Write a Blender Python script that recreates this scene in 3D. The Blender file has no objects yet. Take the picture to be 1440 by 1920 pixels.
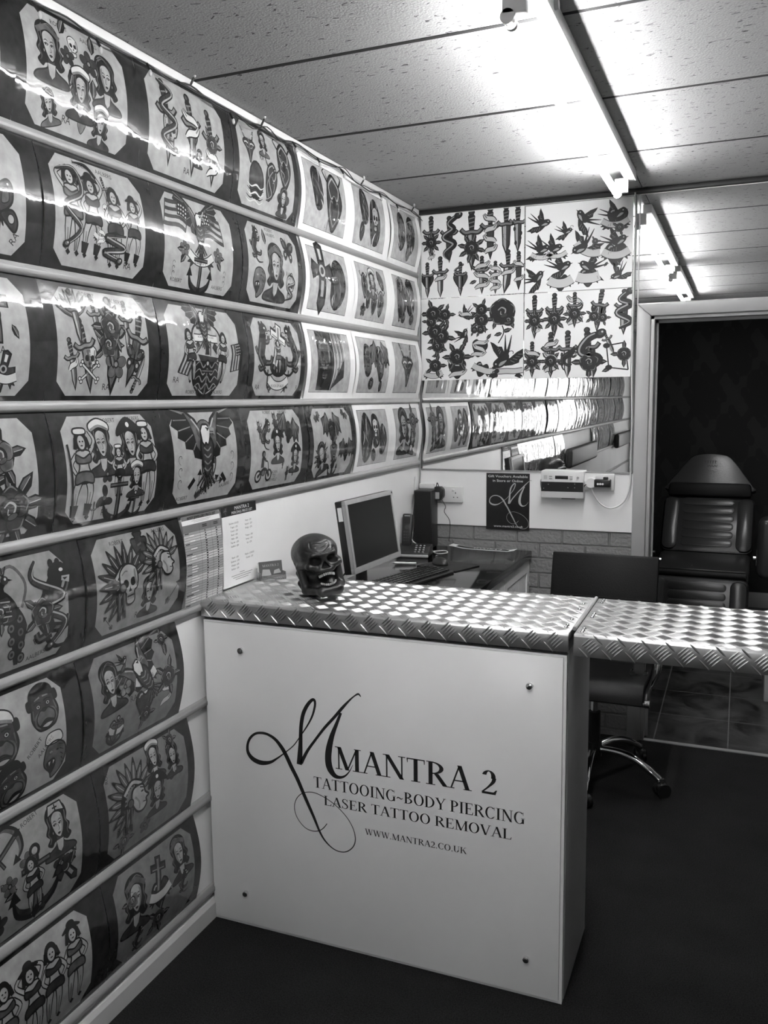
import bpy, bmesh, math, random
import numpy as np
from mathutils import Vector, Matrix, geometry
random.seed(7)
SC = bpy.context.scene
COL = SC.collection
R = math.radians

# ------------------------------------------------------------------ camera, world, exposure
cam_d = bpy.data.cameras.new('camera')
cam = bpy.data.objects.new('camera', cam_d); COL.objects.link(cam)
_yaw, _pit, _rol = R(22.498), R(-7.439), R(-0.717)
_fw = Vector((-math.sin(_yaw)*math.cos(_pit), math.cos(_yaw)*math.cos(_pit), math.sin(_pit)))
_rt = Vector((math.cos(_yaw), math.sin(_yaw), 0)); _up = _rt.cross(_fw)
_r2 = _rt*math.cos(_rol) + _up*math.sin(_rol); _u2 = -_rt*math.sin(_rol) + _up*math.cos(_rol)
M = Matrix((_r2, _u2, -_fw)).transposed().to_4x4(); M.translation = Vector((1.5236, 0, 1.65))
cam.matrix_world = M
cam_d.sensor_fit = 'VERTICAL'; cam_d.sensor_height = 36; cam_d.lens = 36*1612.8/1920
cam_d.clip_start = .05
SC.camera = cam

world = bpy.data.worlds.new('world'); SC.world = world; world.use_nodes = True
world.node_tree.nodes['Background'].inputs[0].default_value = (1, 1, 1, 1)
world.node_tree.nodes['Background'].inputs[1].default_value = 0.85
TUBE_POWER = 23.0
SC.view_settings.view_transform = 'Standard'; SC.view_settings.look = 'None'
SC.view_settings.exposure = 2.5; SC.view_settings.gamma = 1; SC.view_settings.use_curve_mapping = False

# ------------------------------------------------------------------ materials (all grey: the picture is black and white)
def mat(name, c, rough=.5, metal=0, spec=.5, noise=None, bump=None, emit=0, coat=0, aniso=None):
    """noise=(scale, amount) mottles the grey, bump=(scale, distance) roughens the surface; both on real positions"""
    m = bpy.data.materials.new(name); m.use_nodes = True
    nt = m.node_tree; b = nt.nodes['Principled BSDF']
    b.inputs['Base Color'].default_value = (c, c, c, 1)
    b.inputs['Roughness'].default_value = rough; b.inputs['Metallic'].default_value = metal
    b.inputs['Specular IOR Level'].default_value = spec
    if coat: b.inputs['Coat Weight'].default_value = coat; b.inputs['Coat Roughness'].default_value = .06
    if emit:
        b.inputs['Emission Color'].default_value = (1, 1, 1, 1); b.inputs['Emission Strength'].default_value = emit
    if noise or bump:
        g = nt.nodes.new('ShaderNodeNewGeometry')
    if noise:
        n = nt.nodes.new('ShaderNodeTexNoise'); n.inputs['Scale'].default_value = noise[0]; n.inputs['Detail'].default_value = 4
        nt.links.new(g.outputs['Position'], n.inputs['Vector'])
        r = nt.nodes.new('ShaderNodeMapRange'); r.inputs[1].default_value = .3; r.inputs[2].default_value = .7
        r.inputs[3].default_value = max(c*(1-noise[1]), 0); r.inputs[4].default_value = min(c*(1+noise[1]), 1)
        nt.links.new(n.outputs['Fac'], r.inputs[0]); nt.links.new(r.outputs[0], b.inputs['Base Color'])
    if bump:
        n2 = nt.nodes.new('ShaderNodeTexNoise'); n2.inputs['Scale'].default_value = bump[0]; n2.inputs['Detail'].default_value = bump[2] if len(bump) > 2 else 3
        nt.links.new(g.outputs['Position'], n2.inputs['Vector'])
        bp = nt.nodes.new('ShaderNodeBump'); bp.inputs['Distance'].default_value = bump[1]; bp.inputs['Strength'].default_value = 1
        nt.links.new(n2.outputs['Fac'], bp.inputs['Height']); nt.links.new(bp.outputs[0], b.inputs['Normal'])
        if coat: nt.links.new(bp.outputs[0], b.inputs['Coat Normal'])
    return m

def nodes_of(m): return m.node_tree.nodes, m.node_tree.links, m.node_tree.nodes['Principled BSDF']

M_white = mat('white_paint', .83, .55, noise=(3, .04), bump=(60, .0004))
M_gloss_white = mat('white_acrylic', .86, .22, noise=(2.5, .03))
M_carcass = mat('painted_board', .42, .5, noise=(4, .05))
M_trim = mat('grey_gloss_paint', .38, .35, noise=(5, .06))
M_skirt = mat('pale_gloss_paint', .55, .3, noise=(5, .06))
M_black = mat('black_plastic', .012, .4)
M_black_gloss = mat('black_gloss_laminate', .007, .09, noise=(20, .3))
M_dark = mat('dark_grey_plastic', .035, .45)
M_silver = mat('silver_plastic', .34, .4, noise=(30, .05))
M_screen = mat('switched_off_screen', .006, .35)
M_chrome = mat('chrome', .75, .12, metal=1)
M_rail = mat('ribbed_grey_rail', .31, .34, noise=(9, .10))
M_cable = mat('white_cable_sheath', .6, .5)
M_greycable = mat('grey_cable_sheath', .28, .5)
M_leather = mat('black_leather', .007, .5, spec=.22, bump=(160, .0006))
M_leather2 = mat('black_vinyl_upholstery', .035, .30, bump=(120, .0005))
M_mirror = mat('mirror_glass', .88, .0, metal=1)
M_paper = mat('white_paper', .80, .6)
M_ink = mat('black_print', .012, .5)
M_print = mat('faded_grey_print', .10, .5)
M_lightprint = mat('pale_grey_print', .42, .5)
M_socket = mat('white_socket_plastic', .68, .3)
M_tube = mat('glowing_tube', .9, .4, emit=TUBE_POWER)
M_batten = mat('white_batten_enamel', .6, .35)
M_card = mat('printed_card', .1, .3)

# ribbed or checkered metal
M_plate = mat('checker_plate_aluminium', .60, .36, metal=1, noise=(7, .06))
M_bar = mat('checker_plate_raised_bar', .60, .38, metal=1)

# carpet
M_carpet = mat('charcoal_carpet', .016, .95, spec=.1)
def _carpet():
    N, L, b = nodes_of(M_carpet)
    g = N.new('ShaderNodeNewGeometry'); n = N.new('ShaderNodeTexNoise'); n.inputs['Scale'].default_value = 260; n.inputs['Detail'].default_value = 3
    n3 = N.new('ShaderNodeTexNoise'); n3.inputs['Scale'].default_value = 5; n3.inputs['Detail'].default_value = 3
    L.new(g.outputs['Position'], n.inputs['Vector']); L.new(g.outputs['Position'], n3.inputs['Vector'])
    a = N.new('ShaderNodeMath'); a.operation = 'MULTIPLY_ADD'; a.inputs[1].default_value = .25
    L.new(n3.outputs['Fac'], a.inputs[0]); L.new(n.outputs['Fac'], a.inputs[2])
    r = N.new('ShaderNodeMapRange'); r.inputs[1].default_value = .4; r.inputs[2].default_value = .85; r.inputs[3].default_value = .006; r.inputs[4].default_value = .030
    L.new(a.outputs[0], r.inputs[0]); L.new(r.outputs[0], b.inputs['Base Color'])
    bp = N.new('ShaderNodeBump'); bp.inputs['Distance'].default_value = .004; L.new(n.outputs['Fac'], bp.inputs['Height']); L.new(bp.outputs[0], b.inputs['Normal'])
_carpet()

# fissured mineral-fibre ceiling board
M_ceil = mat('mineral_fibre_board', .62, .8, spec=.2)
def _ceil():
    N, L, b = nodes_of(M_ceil)
    g = N.new('ShaderNodeNewGeometry'); mp = N.new('ShaderNodeMapping'); mp.inputs['Scale'].default_value = (38, 85, 38); mp.inputs['Rotation'].default_value = (0, 0, .5)
    L.new(g.outputs['Position'], mp.inputs[0])
    w = N.new('ShaderNodeTexNoise'); w.inputs['Scale'].default_value = 1.0; w.inputs['Detail'].default_value = 2; w.inputs['Distortion'].default_value = .8
    L.new(mp.outputs[0], w.inputs['Vector'])
    r = N.new('ShaderNodeMapRange'); r.inputs[1].default_value = .30; r.inputs[2].default_value = .36; r.inputs[3].default_value = .10; r.inputs[4].default_value = .37
    L.new(w.outputs['Fac'], r.inputs[0]); L.new(r.outputs[0], b.inputs['Base Color'])
    bp = N.new('ShaderNodeBump'); bp.inputs['Distance'].default_value = .003; L.new(r.outputs[0], bp.inputs['Height'])
    n = N.new('ShaderNodeTexNoise'); n.inputs['Scale'].default_value = 160; L.new(g.outputs['Position'], n.inputs['Vector'])
    bp2 = N.new('ShaderNodeBump'); bp2.inputs['Distance'].default_value = .0015; L.new(n.outputs['Fac'], bp2.inputs['Height']); L.new(bp.outputs[0], bp2.inputs['Normal'])
    L.new(bp2.outputs[0], b.inputs['Normal'])
_ceil()

# painted brick
M_brick = mat('grey_painted_brick', .2, .6)
def _brick():
    N, L, b = nodes_of(M_brick)
    g = N.new('ShaderNodeNewGeometry'); s = N.new('ShaderNodeSeparateXYZ'); c = N.new('ShaderNodeCombineXYZ')
    L.new(g.outputs['Position'], s.inputs[0]); L.new(s.outputs['X'], c.inputs[0]); L.new(s.outputs['Z'], c.inputs[1])
    t = N.new('ShaderNodeTexBrick'); t.inputs['Scale'].default_value = 1; t.inputs['Brick Width'].default_value = .225; t.inputs['Row Height'].default_value = .0752
    t.inputs['Mortar Size'].default_value = .006; t.inputs['Mortar Smooth'].default_value = .5
    t.inputs['Color1'].default_value = (.23, .23, .23, 1); t.inputs['Color2'].default_value = (.26, .26, .26, 1); t.inputs['Mortar'].default_value = (.20, .20, .20, 1)
    mp = N.new('ShaderNodeMapping'); mp.inputs['Location'].default_value = (.05, -.034, 0)
    L.new(c.outputs[0], mp.inputs[0]); L.new(mp.outputs[0], t.inputs['Vector']); L.new(t.outputs['Color'], b.inputs['Base Color'])
    n = N.new('ShaderNodeTexNoise'); n.inputs['Scale'].default_value = 70; L.new(g.outputs['Position'], n.inputs['Vector'])
    a = N.new('ShaderNodeMath'); a.operation = 'MULTIPLY_ADD'; a.inputs[1].default_value = -1.2; L.new(t.outputs['Fac'], a.inputs[0]); L.new(n.outputs['Fac'], a.inputs[2])
    bp = N.new('ShaderNodeBump'); bp.inputs['Distance'].default_value = .006; L.new(a.outputs[0], bp.inputs['Height']); L.new(bp.outputs[0], b.inputs['Normal'])
_brick()

# slate floor tiles with pale joints
M_tile = mat('dark_slate_tile', .02, .28)
def _tile():
    N, L, b = nodes_of(M_tile)
    g = N.new('ShaderNodeNewGeometry')
    t = N.new('ShaderNodeTexBrick'); t.offset = 0; t.inputs['Scale'].default_value = 1; t.inputs['Brick Width'].default_value = .335; t.inputs['Row Height'].default_value = .39
    t.inputs['Mortar Size'].default_value = .0028; t.inputs['Mortar Smooth'].default_value = .1
    t.inputs['Mortar'].default_value = (.16, .16, .16, 1)
    mp = N.new('ShaderNodeMapping'); mp.inputs['Location'].default_value = (-1.19, -4.17-.39, 0); L.new(g.outputs['Position'], mp.inputs[0]); L.new(mp.outputs[0], t.inputs['Vector'])
    n = N.new('ShaderNodeTexNoise'); n.inputs['Scale'].default_value = 5; n.inputs['Detail'].default_value = 6; n.inputs['Distortion'].default_value = 1.2
    L.new(g.outputs['Position'], n.inputs['Vector'])
    r = N.new('ShaderNodeMapRange'); r.inputs[1].default_value = .38; r.inputs[2].default_value = .72; r.inputs[3].default_value = .012; r.inputs[4].default_value = .085
    L.new(n.outputs['Fac'], r.inputs[0]); L.new(r.outputs[0], t.inputs['Color1']); L.new(r.outputs[0], t.inputs['Color2'])
    L.new(t.outputs['Color'], b.inputs['Base Color'])
    bp = N.new('ShaderNodeBump'); bp.inputs['Distance'].default_value = .003; L.new(n.outputs['Fac'], bp.inputs['Height']); L.new(bp.outputs[0], b.inputs['Normal'])
_tile()

# black damask wallpaper
M_damask = mat('black_damask_wallpaper', .012, .6)
def _damask():
    N, L, b = nodes_of(M_damask)
    g = N.new('ShaderNodeNewGeometry'); s = N.new('ShaderNodeSeparateXYZ'); L.new(g.outputs['Position'], s.inputs[0])
    def m(op, a, bb=None):
        x = N.new('ShaderNodeMath'); x.operation = op
        for i, v in enumerate((a, bb)):
            if v is None: continue
            if isinstance(v, (int, float)): x.inputs[i].default_value = v
            else: L.new(v, x.inputs[i])
        return x.outputs[0]
    X = m('MULTIPLY', s.outputs['X'], 15.0); Z = m('MULTIPLY', s.outputs['Z'], 9.5)
    a = m('MULTIPLY', m('COSINE', X), m('COSINE', Z)); c2 = m('MULTIPLY', m('COSINE', m('MULTIPLY', X, 3)), m('COSINE', m('MULTIPLY', Z, 3)))
    c4 = m('MULTIPLY', m('SINE', m('MULTIPLY', X, 5)), m('SINE', m('MULTIPLY', Z, 5)))
    v = m('ADD', m('ADD', a, m('MULTIPLY', c2, .6)), m('MULTIPLY', c4, .35))
    r = N.new('ShaderNodeMapRange'); r.inputs[1].default_value = .25; r.inputs[2].default_value = .4; r.inputs[3].default_value = .009; r.inputs[4].default_value = .0145
    L.new(v, r.inputs[0]); L.new(r.outputs[0], b.inputs['Base Color'])
    r2 = N.new('ShaderNodeMapRange'); r2.inputs[1].default_value = .25; r2.inputs[2].default_value = .4; r2.inputs[3].default_value = .7; r2.inputs[4].default_value = .62
    L.new(v, r2.inputs[0]); L.new(r2.outputs[0], b.inputs['Roughness'])
_damask()

# flash-sheet inks: everything sits behind the same wavy clear sleeve, so all share one gloss and one ripple
def sleeve(name, c, var, gloss=True):
    m = mat(name, c, .5, noise=(34, var) if var else None)
    if gloss:
        N, L, b = nodes_of(m)
        b.inputs['Coat Weight'].default_value = 1; b.inputs['Coat Roughness'].default_value = .045; b.inputs['Coat IOR'].default_value = 1.6
        g = N.new('ShaderNodeNewGeometry')
        n = N.new('ShaderNodeTexNoise'); n.inputs['Scale'].default_value = 9; n.inputs['Detail'].default_value = 2.5; n.inputs['Roughness'].default_value = .4
        L.new(g.outputs['Position'], n.inputs['Vector'])
        bp = N.new('ShaderNodeBump'); bp.inputs['Distance'].default_value = .0045; bp.inputs['Strength'].default_value = 1
        L.new(n.outputs['Fac'], bp.inputs['Height']); L.new(bp.outputs[0], b.inputs['Coat Normal'])
        b.inputs['Specular IOR Level'].default_value = .15
    return m
TONES = 'kdmgwlpbWqPR'
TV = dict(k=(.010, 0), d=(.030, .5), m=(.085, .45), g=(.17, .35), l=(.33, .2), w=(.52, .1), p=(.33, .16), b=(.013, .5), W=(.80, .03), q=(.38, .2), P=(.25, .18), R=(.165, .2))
INK = [sleeve('sleeved_ink_'+n, *TV[t]) for t, n in zip(TONES, ('black', 'charcoal', 'dark_grey', 'grey', 'pale_grey', 'light_grey', 'aged_paper', 'black_border', 'white_border', 'print_paper', 'darker_paper', 'darkest_paper'))]  # last two: darker paper tones for some sheets in the lower rows
INKP = [sleeve('poster_ink_'+t, TV[t][0]*(.45 if t in 'dm' else 1), 0, False) for t in TONES]

# ------------------------------------------------------------------ mesh helpers
class MB:
    """collects pieces into one mesh; material index per face"""
    def __init__(s): s.v = []; s.f = []; s.mi = []; s.sm = []
    def add(s, vs, fs, mi=0, smooth=False):
        o = len(s.v); s.v += [tuple(v) for v in vs]
        for f in fs: s.f.append([o+i for i in f]); s.mi.append(mi); s.sm.append(smooth)
        return s
    def box(s, x0, x1, y0, y1, z0, z1, mi=0):
        vs = [(x, y, z) for z in (z0, z1) for y in (y0, y1) for x in (x0, x1)]
        return s.add(vs, [(0, 2, 3, 1), (4, 5, 7, 6), (0, 1, 5, 4), (2, 6, 7, 3), (0, 4, 6, 2), (1, 3, 7, 5)], mi)
    def cyl(s, p, q, r, n=16, mi=0, r2=None, caps=True, smooth=True):
        p, q = Vector(p), Vector(q); d = (q-p).normalized(); r2 = r if r2 is None else r2
        a = d.orthogonal().normalized(); b = d.cross(a)
        ring = lambda c, rr: [c + (a*math.cos(2*math.pi*i/n)+b*math.sin(2*math.pi*i/n))*rr for i in range(n)]
        s.add(ring(p, r)+ring(q, r2), [(i, (i+1) % n, n+(i+1) % n, n+i) for i in range(n)], mi, smooth)
        if caps:
            s.add(ring(p, r), [tuple(reversed(range(n)))], mi); s.add(ring(q, r2), [tuple(range(n))], mi)
        return s
    def tube(s, pts, r, n=8, mi=0):
        pts = [Vector(p) for p in pts]; rs = r if isinstance(r, (list, tuple)) else [r]*len(pts)
        vs = []; a = None
        for i, p in enumerate(pts):
            d = (pts[min(i+1, len(pts)-1)]-pts[max(i-1, 0)]).normalized()
            a = d.orthogonal().normalized() if a is None else (a-d*a.dot(d)).normalized()
            b = d.cross(a)
            vs += [p+(a*math.cos(2*math.pi*k/n)+b*math.sin(2*math.pi*k/n))*rs[i] for k in range(n)]
        fs = [(i*n+k, i*n+(k+1) % n, (i+1)*n+(k+1) % n, (i+1)*n+k) for i in range(len(pts)-1) for k in range(n)]
        fs += [tuple(reversed(range(n))), tuple((len(pts)-1)*n+k for k in range(n))]
        return s.add(vs, fs, mi, True)
    def ball(s, c, rx, ry=None, rz=None, n=16, m=10, mi=0):
        ry = ry or rx; rz = rz or rx; vs = []; fs = []
        for j in range(m+1):
            t = math.pi*j/m
            for i in range(n):
                p = 2*math.pi*i/n; vs.append((c[0]+rx*math.sin(t)*math.cos(p), c[1]+ry*math.sin(t)*math.sin(p), c[2]+rz*math.cos(t)))
        for j in range(m):
            for i in range(n): fs.append((j*n+i, (j+1)*n+i, (j+1)*n+(i+1) % n, j*n+(i+1) % n))
        return s.add(vs, fs, mi, True)
    def prism(s, pts, axis, a0, a1, mi=0):
        """2-D outline pushed along an axis ('x': pts are (y,z), 'y': (x,z), 'z': (x,y))"""
        def P(p, a): return {'x': (a, p[0], p[1]), 'y': (p[0], a, p[1]), 'z': (p[0], p[1], a)}[axis]
        n = len(pts); vs = [P(p, a0) for p in pts]+[P(p, a1) for p in pts]
        return s.add(vs, [tuple(reversed(range(n))), tuple(range(n, 2*n))]+[(i, (i+1) % n, n+(i+1) % n, n+i) for i in range(n)], mi)
    def build(s, name, mats, parent=None, loc=(0, 0, 0), rot=None, bevel=0, seg=2, xf=None):
        me = bpy.data.meshes.new(name)
        vs = s.v if xf is None else [tuple(xf @ Vector(v)) for v in s.v]
        me.from_pydata(vs, [], s.f)
        mats = mats if isinstance(mats, (list, tuple)) else [mats]
        for m in mats: me.materials.append(m)
        me.polygons.foreach_set('material_index', s.mi); me.polygons.foreach_set('use_smooth', s.sm)
        bm = bmesh.new(); bm.from_mesh(me)
        bmesh.ops.recalc_face_normals(bm, faces=bm.faces)
        if bevel:
            bmesh.ops.remove_doubles(bm, verts=bm.verts, dist=1e-6)
            es = [e for e in bm.edges if len(e.link_faces) == 2 and e.calc_face_angle(0) > .6]
            bmesh.ops.bevel(bm, geom=es, offset=bevel, segments=seg, profile=.5, affect='EDGES', clamp_overlap=True)
            for f in bm.faces: f.smooth = True
        bm.to_mesh(me); bm.free()
        if bevel and hasattr(me, 'set_sharp_from_angle'): me.set_sharp_from_angle(angle=R(40))
        o = bpy.data.objects.new(name, me); COL.objects.link(o)
        o.location = loc
        if rot: o.rotation_euler = rot
        if parent: o.parent = parent
        return o

def tag(o, label=None, cat=None, group=None, kind=None):
    for k, v in (('label', label), ('category', cat), ('group', group), ('kind', kind)):
        if v: o[k] = v
    return o
def thing(name, label, cat, loc=(0, 0, 0), rz=0, group=None):
    o = bpy.data.objects.new(name, None); COL.objects.link(o); o.location = loc; o.rotation_euler = (0, 0, rz); o.empty_display_size = .05
    return tag(o, label, cat, group)
def struct(o): o['kind'] = 'structure'; return o
def copy_tree(o, parent=None):
    c = o.copy(); COL.objects.link(c)
    if parent: c.parent = parent
    for ch in list(o.children): copy_tree(ch, c)
    return c

def cr(pts, n=6, closed=False):
    """Catmull-Rom through points of any dimension"""
    P = np.array(pts, float); N = len(P); out = []
    segs = N if closed else N-1
    for i in range(segs):
        if closed: p0, p1, p2, p3 = P[(i-1) % N], P[i], P[(i+1) % N], P[(i+2) % N]
        else: p0, p1, p2, p3 = P[max(i-1, 0)], P[i], P[i+1], P[min(i+2, N-1)]
        for k in range(n):
            t = k/n
            out.append(.5*((2*p1)+(p2-p0)*t+(2*p0-5*p1+4*p2-p3)*t*t+(3*p1-p0-3*p2+p3)*t**3))
    if not closed: out.append(P[-1])
    return np.array(out)
def strip_quads(pts, ws):
    """ribbon of quads of changing width along a 2-D polyline"""
    P = np.array(pts, float); n = len(P)
    ws = np.full(n, ws, float) if np.isscalar(ws) else np.interp(np.linspace(0, 1, n), np.linspace(0, 1, len(ws)), ws)
    d = np.gradient(P, axis=0); d /= np.maximum(np.linalg.norm(d, axis=1), 1e-9)[:, None]
    nn = np.stack([-d[:, 1], d[:, 0]], 1)*ws[:, None]/2
    A, B = P+nn, P-nn
    return [np.array([A[i], A[i+1], B[i+1], B[i]]) for i in range(n-1)]
# ------------------------------------------------------------------ drawing: flat polygons laid on a sheet, in metres
_font_cache = {}
def font_polys(txt):
    """faces of a plain sans string, cap height 1, left edge at 0"""
    if txt in _font_cache: return _font_cache[txt]
    c = bpy.data.curves.new('t', 'FONT'); c.body = txt; c.resolution_u = 2; c.size = 1
    o = bpy.data.objects.new('t', c); COL.objects.link(o)
    dg = bpy.context.evaluated_depsgraph_get(); me = o.evaluated_get(dg).to_mesh()
    out = [np.array([me.vertices[i].co[:2] for i in p.vertices]) for p in me.polygons]
    o.evaluated_get(dg).to_mesh_clear(); bpy.data.objects.remove(o); bpy.data.curves.remove(c)
    if out:
        s = 1/.73; out = [p*s for p in out]; x0 = min(p[:, 0].min() for p in out); out = [p-[x0, 0] for p in out]
    _font_cache[txt] = out
    return out

# serif capitals, built from stems, hairlines, serifs and swelling bowls; cap height 1
TH, TN = .135, .05
def serif_glyph(ch):
    q = []
    def stem(x, a=0, b=1, w=TH): q.append(np.array([(x-w/2, a), (x+w/2, a), (x+w/2, b), (x-w/2, b)]))
    def ser(x, y, h=.15): t = .035; q.append(np.array([(x-h, y), (x+h, y), (x+h, y+t), (x-h, y+t)])) if y < .5 else q.append(np.array([(x-h, y-t), (x+h, y-t), (x+h, y), (x-h, y)]))
    def diag(x0, y0, x1, y1, w):
        h = w/2*math.hypot(x1-x0, y1-y0)/max(abs(y1-y0), .01); q.append(np.array([(x0-h, y0), (x0+h, y0), (x1+h, y1), (x1-h, y1)]))
    def bar(x0, x1, y, t=TN): q.append(np.array([(x0, y-t/2), (x1, y-t/2), (x1, y+t/2), (x0, y+t/2)]))
    def arc(cx, cy, rx, ry, a0, a1, wx=TH, wy=TN, n=26):
        a = np.linspace(R(a0), R(a1), n)
        o = np.stack([cx+rx*np.cos(a), cy+ry*np.sin(a)], 1); i = np.stack([cx+(rx-wx)*np.cos(a), cy+(ry-wy)*np.sin(a)], 1)
        for k in range(n-1): q.append(np.array([o[k], o[k+1], i[k+1], i[k]]))
    def bowl(x, yt, yb, xr): arc(x, (yt+yb)/2, xr-x, (yt-yb)/2, -90, 90)
    def beak(x, y, d): q.append(np.array([(x-.02, y), (x+.02, y), (x+.02*(1 if d > 0 else 1), y+d*.2), (x, y+d*.2)]))
    adv = .7
    if ch == 'M':
        adv = .93; stem(.14, w=TN); diag(.15, 1, .44, 0, TH); diag(.44, 0, .77, 1, TN); stem(.78); ser(.14, 0, .12); ser(.1, 1, .09); ser(.78, 0); ser(.8, 1, .12)
    elif ch == 'A': adv = .74; diag(.1, 0, .37, 1, TN); diag(.37, 1, .63, 0, TH); bar(.2, .53, .35); ser(.1, 0, .11); ser(.63, 0, .13)
    elif ch == 'N': adv = .78; stem(.14, w=TN); diag(.15, 1, .65, 0, TH); stem(.65, w=TN); ser(.14, 0, .12); ser(.1, 1, .09); ser(.65, 1, .12)
    elif ch == 'T': adv = .66; stem(.33); bar(.04, .62, .975); ser(.33, 0); beak(.05, 1, -1); beak(.61, 1, -1)
    elif ch == 'R': adv = .72; stem(.16); bowl(.2, 1, .47, .58); diag(.34, .5, .64, 0, TH); ser(.16, 0); ser(.12, 1, .1); ser(.66, 0, .07)
    elif ch == '2':
        adv = .56; arc(.27, .74, .21, .26, -20, 165); pts = cr([(.44, .7), (.4, .52), (.24, .28), (.06, .06)], 6)
        q += strip_quads(pts, [.13, .11, .06, .05]); q.append(np.array([(.05, 0), (.48, 0), (.53, .2), (.49, .2), (.42, .1), (.08, .1)]))
    elif ch == 'O': adv = .78; arc(.39, .5, .35, .52, 0, 360, n=40)
    elif ch == 'I': adv = .38; stem(.19); ser(.19, 0); ser(.19, 1)
    elif ch in 'CG':
        adv = .72 if ch == 'C' else .77; arc(.4, .5, .35, .52, 48, 312, n=34); beak(.64, .98, -1.3)
        if ch == 'G': stem(.63, .03, .42); ser(.63, .45, .12)
        else: q.append(np.array([(.62, .12), (.66, .2), (.64, .23), (.58, .14)]))
    elif ch == 'B': adv = .68; stem(.16); bowl(.2, 1, .5, .54); bowl(.2, .53, 0, .61); ser(.12, 0, .1); ser(.12, 1, .1)
    elif ch == 'D': adv = .77; stem(.16); bowl(.22, 1, 0, .71); bar(.1, .3, .975); bar(.1, .3, .025); ser(.12, 0, .1); ser(.12, 1, .1)
    elif ch == 'Y': adv = .73; diag(.1, 1, .37, .42, TH); diag(.64, 1, .38, .42, TN); stem(.37, 0, .46); ser(.37, 0); ser(.12, 1, .13); ser(.63, 1, .1)
    elif ch == 'P': adv = .6; stem(.16); bowl(.2, 1, .45, .57); ser(.16, 0); ser(.12, 1, .1)
    elif ch in 'EL':
        adv = .64 if ch == 'E' else .62; stem(.16); bar(.06, .55, .025); q.append(np.array([(.5, 0), (.57, 0), (.6, .24), (.57, .24)])); ser(.16, 1)
        if ch == 'E': bar(.1, .53, .975); q.append(np.array([(.5, 1), (.55, 1), (.55, .78), (.53, .78)])); bar(.16, .42, .52); q.append(np.array([(.4, .4), (.43, .4), (.43, .64), (.4, .64)]))
    elif ch == 'S':
        adv = .56; pts = cr([(.44, .8), (.38, .93), (.27, .985), (.14, .92), (.1, .78), (.16, .64), (.3, .52), (.42, .38), (.45, .22), (.38, .07), (.25, .015), (.12, .07), (.07, .24)], 5)
        q += strip_quads(pts, [.04, .045, .05, .07, .09, .11, .135, .11, .09, .07, .05, .045, .04]); stem(.45, .72, 1, .025); stem(.07, 0, .27, .025)
    elif ch == 'V': adv = .74; diag(.11, 1, .38, 0, TH); diag(.64, 1, .39, 0, TN); ser(.12, 1, .13); ser(.64, 1, .1)
    elif ch == 'W': adv = 1.0; diag(.1, 1, .32, 0, TH*.9); diag(.5, 1, .33, 0, TN); diag(.48, 1, .7, 0, TH*.9); diag(.9, 1, .71, 0, TN); ser(.1, 1, .12); ser(.48, 1, .12); ser(.9, 1, .09)
    elif ch == 'K': adv = .76; stem(.16); diag(.22, .42, .6, 1, TN); diag(.36, .6, .66, 0, TH); ser(.16, 0); ser(.16, 1); ser(.6, 1, .12); ser(.66, 0, .1)
    elif ch == 'U': adv = .76; stem(.16, .3, 1); stem(.61, .3, 1, TN); arc(.36, .34, .27, .35, 180, 360); ser(.16, 1); ser(.61, 1, .11)
    elif ch == '.': adv = .27; arc(.13, .07, .07, .07, 0, 360, .07, .07, 14)
    elif ch == '~': adv = .56; q += strip_quads(cr([(.06, .3), (.14, .42), (.27, .38), (.38, .31), (.5, .42)], 5), [.03, .09, .09, .09, .03])
    elif ch == ' ': adv = .28
    return q, adv
def serif_text(txt, width=None, cap=1.0):
    q, x = [], 0
    for ch in txt:
        g, a = serif_glyph(ch); q += [p+[x, 0] for p in g]; x += a
    s = cap; sx = width/x if width else cap
    return [p*[sx, s] for p in q]

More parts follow.
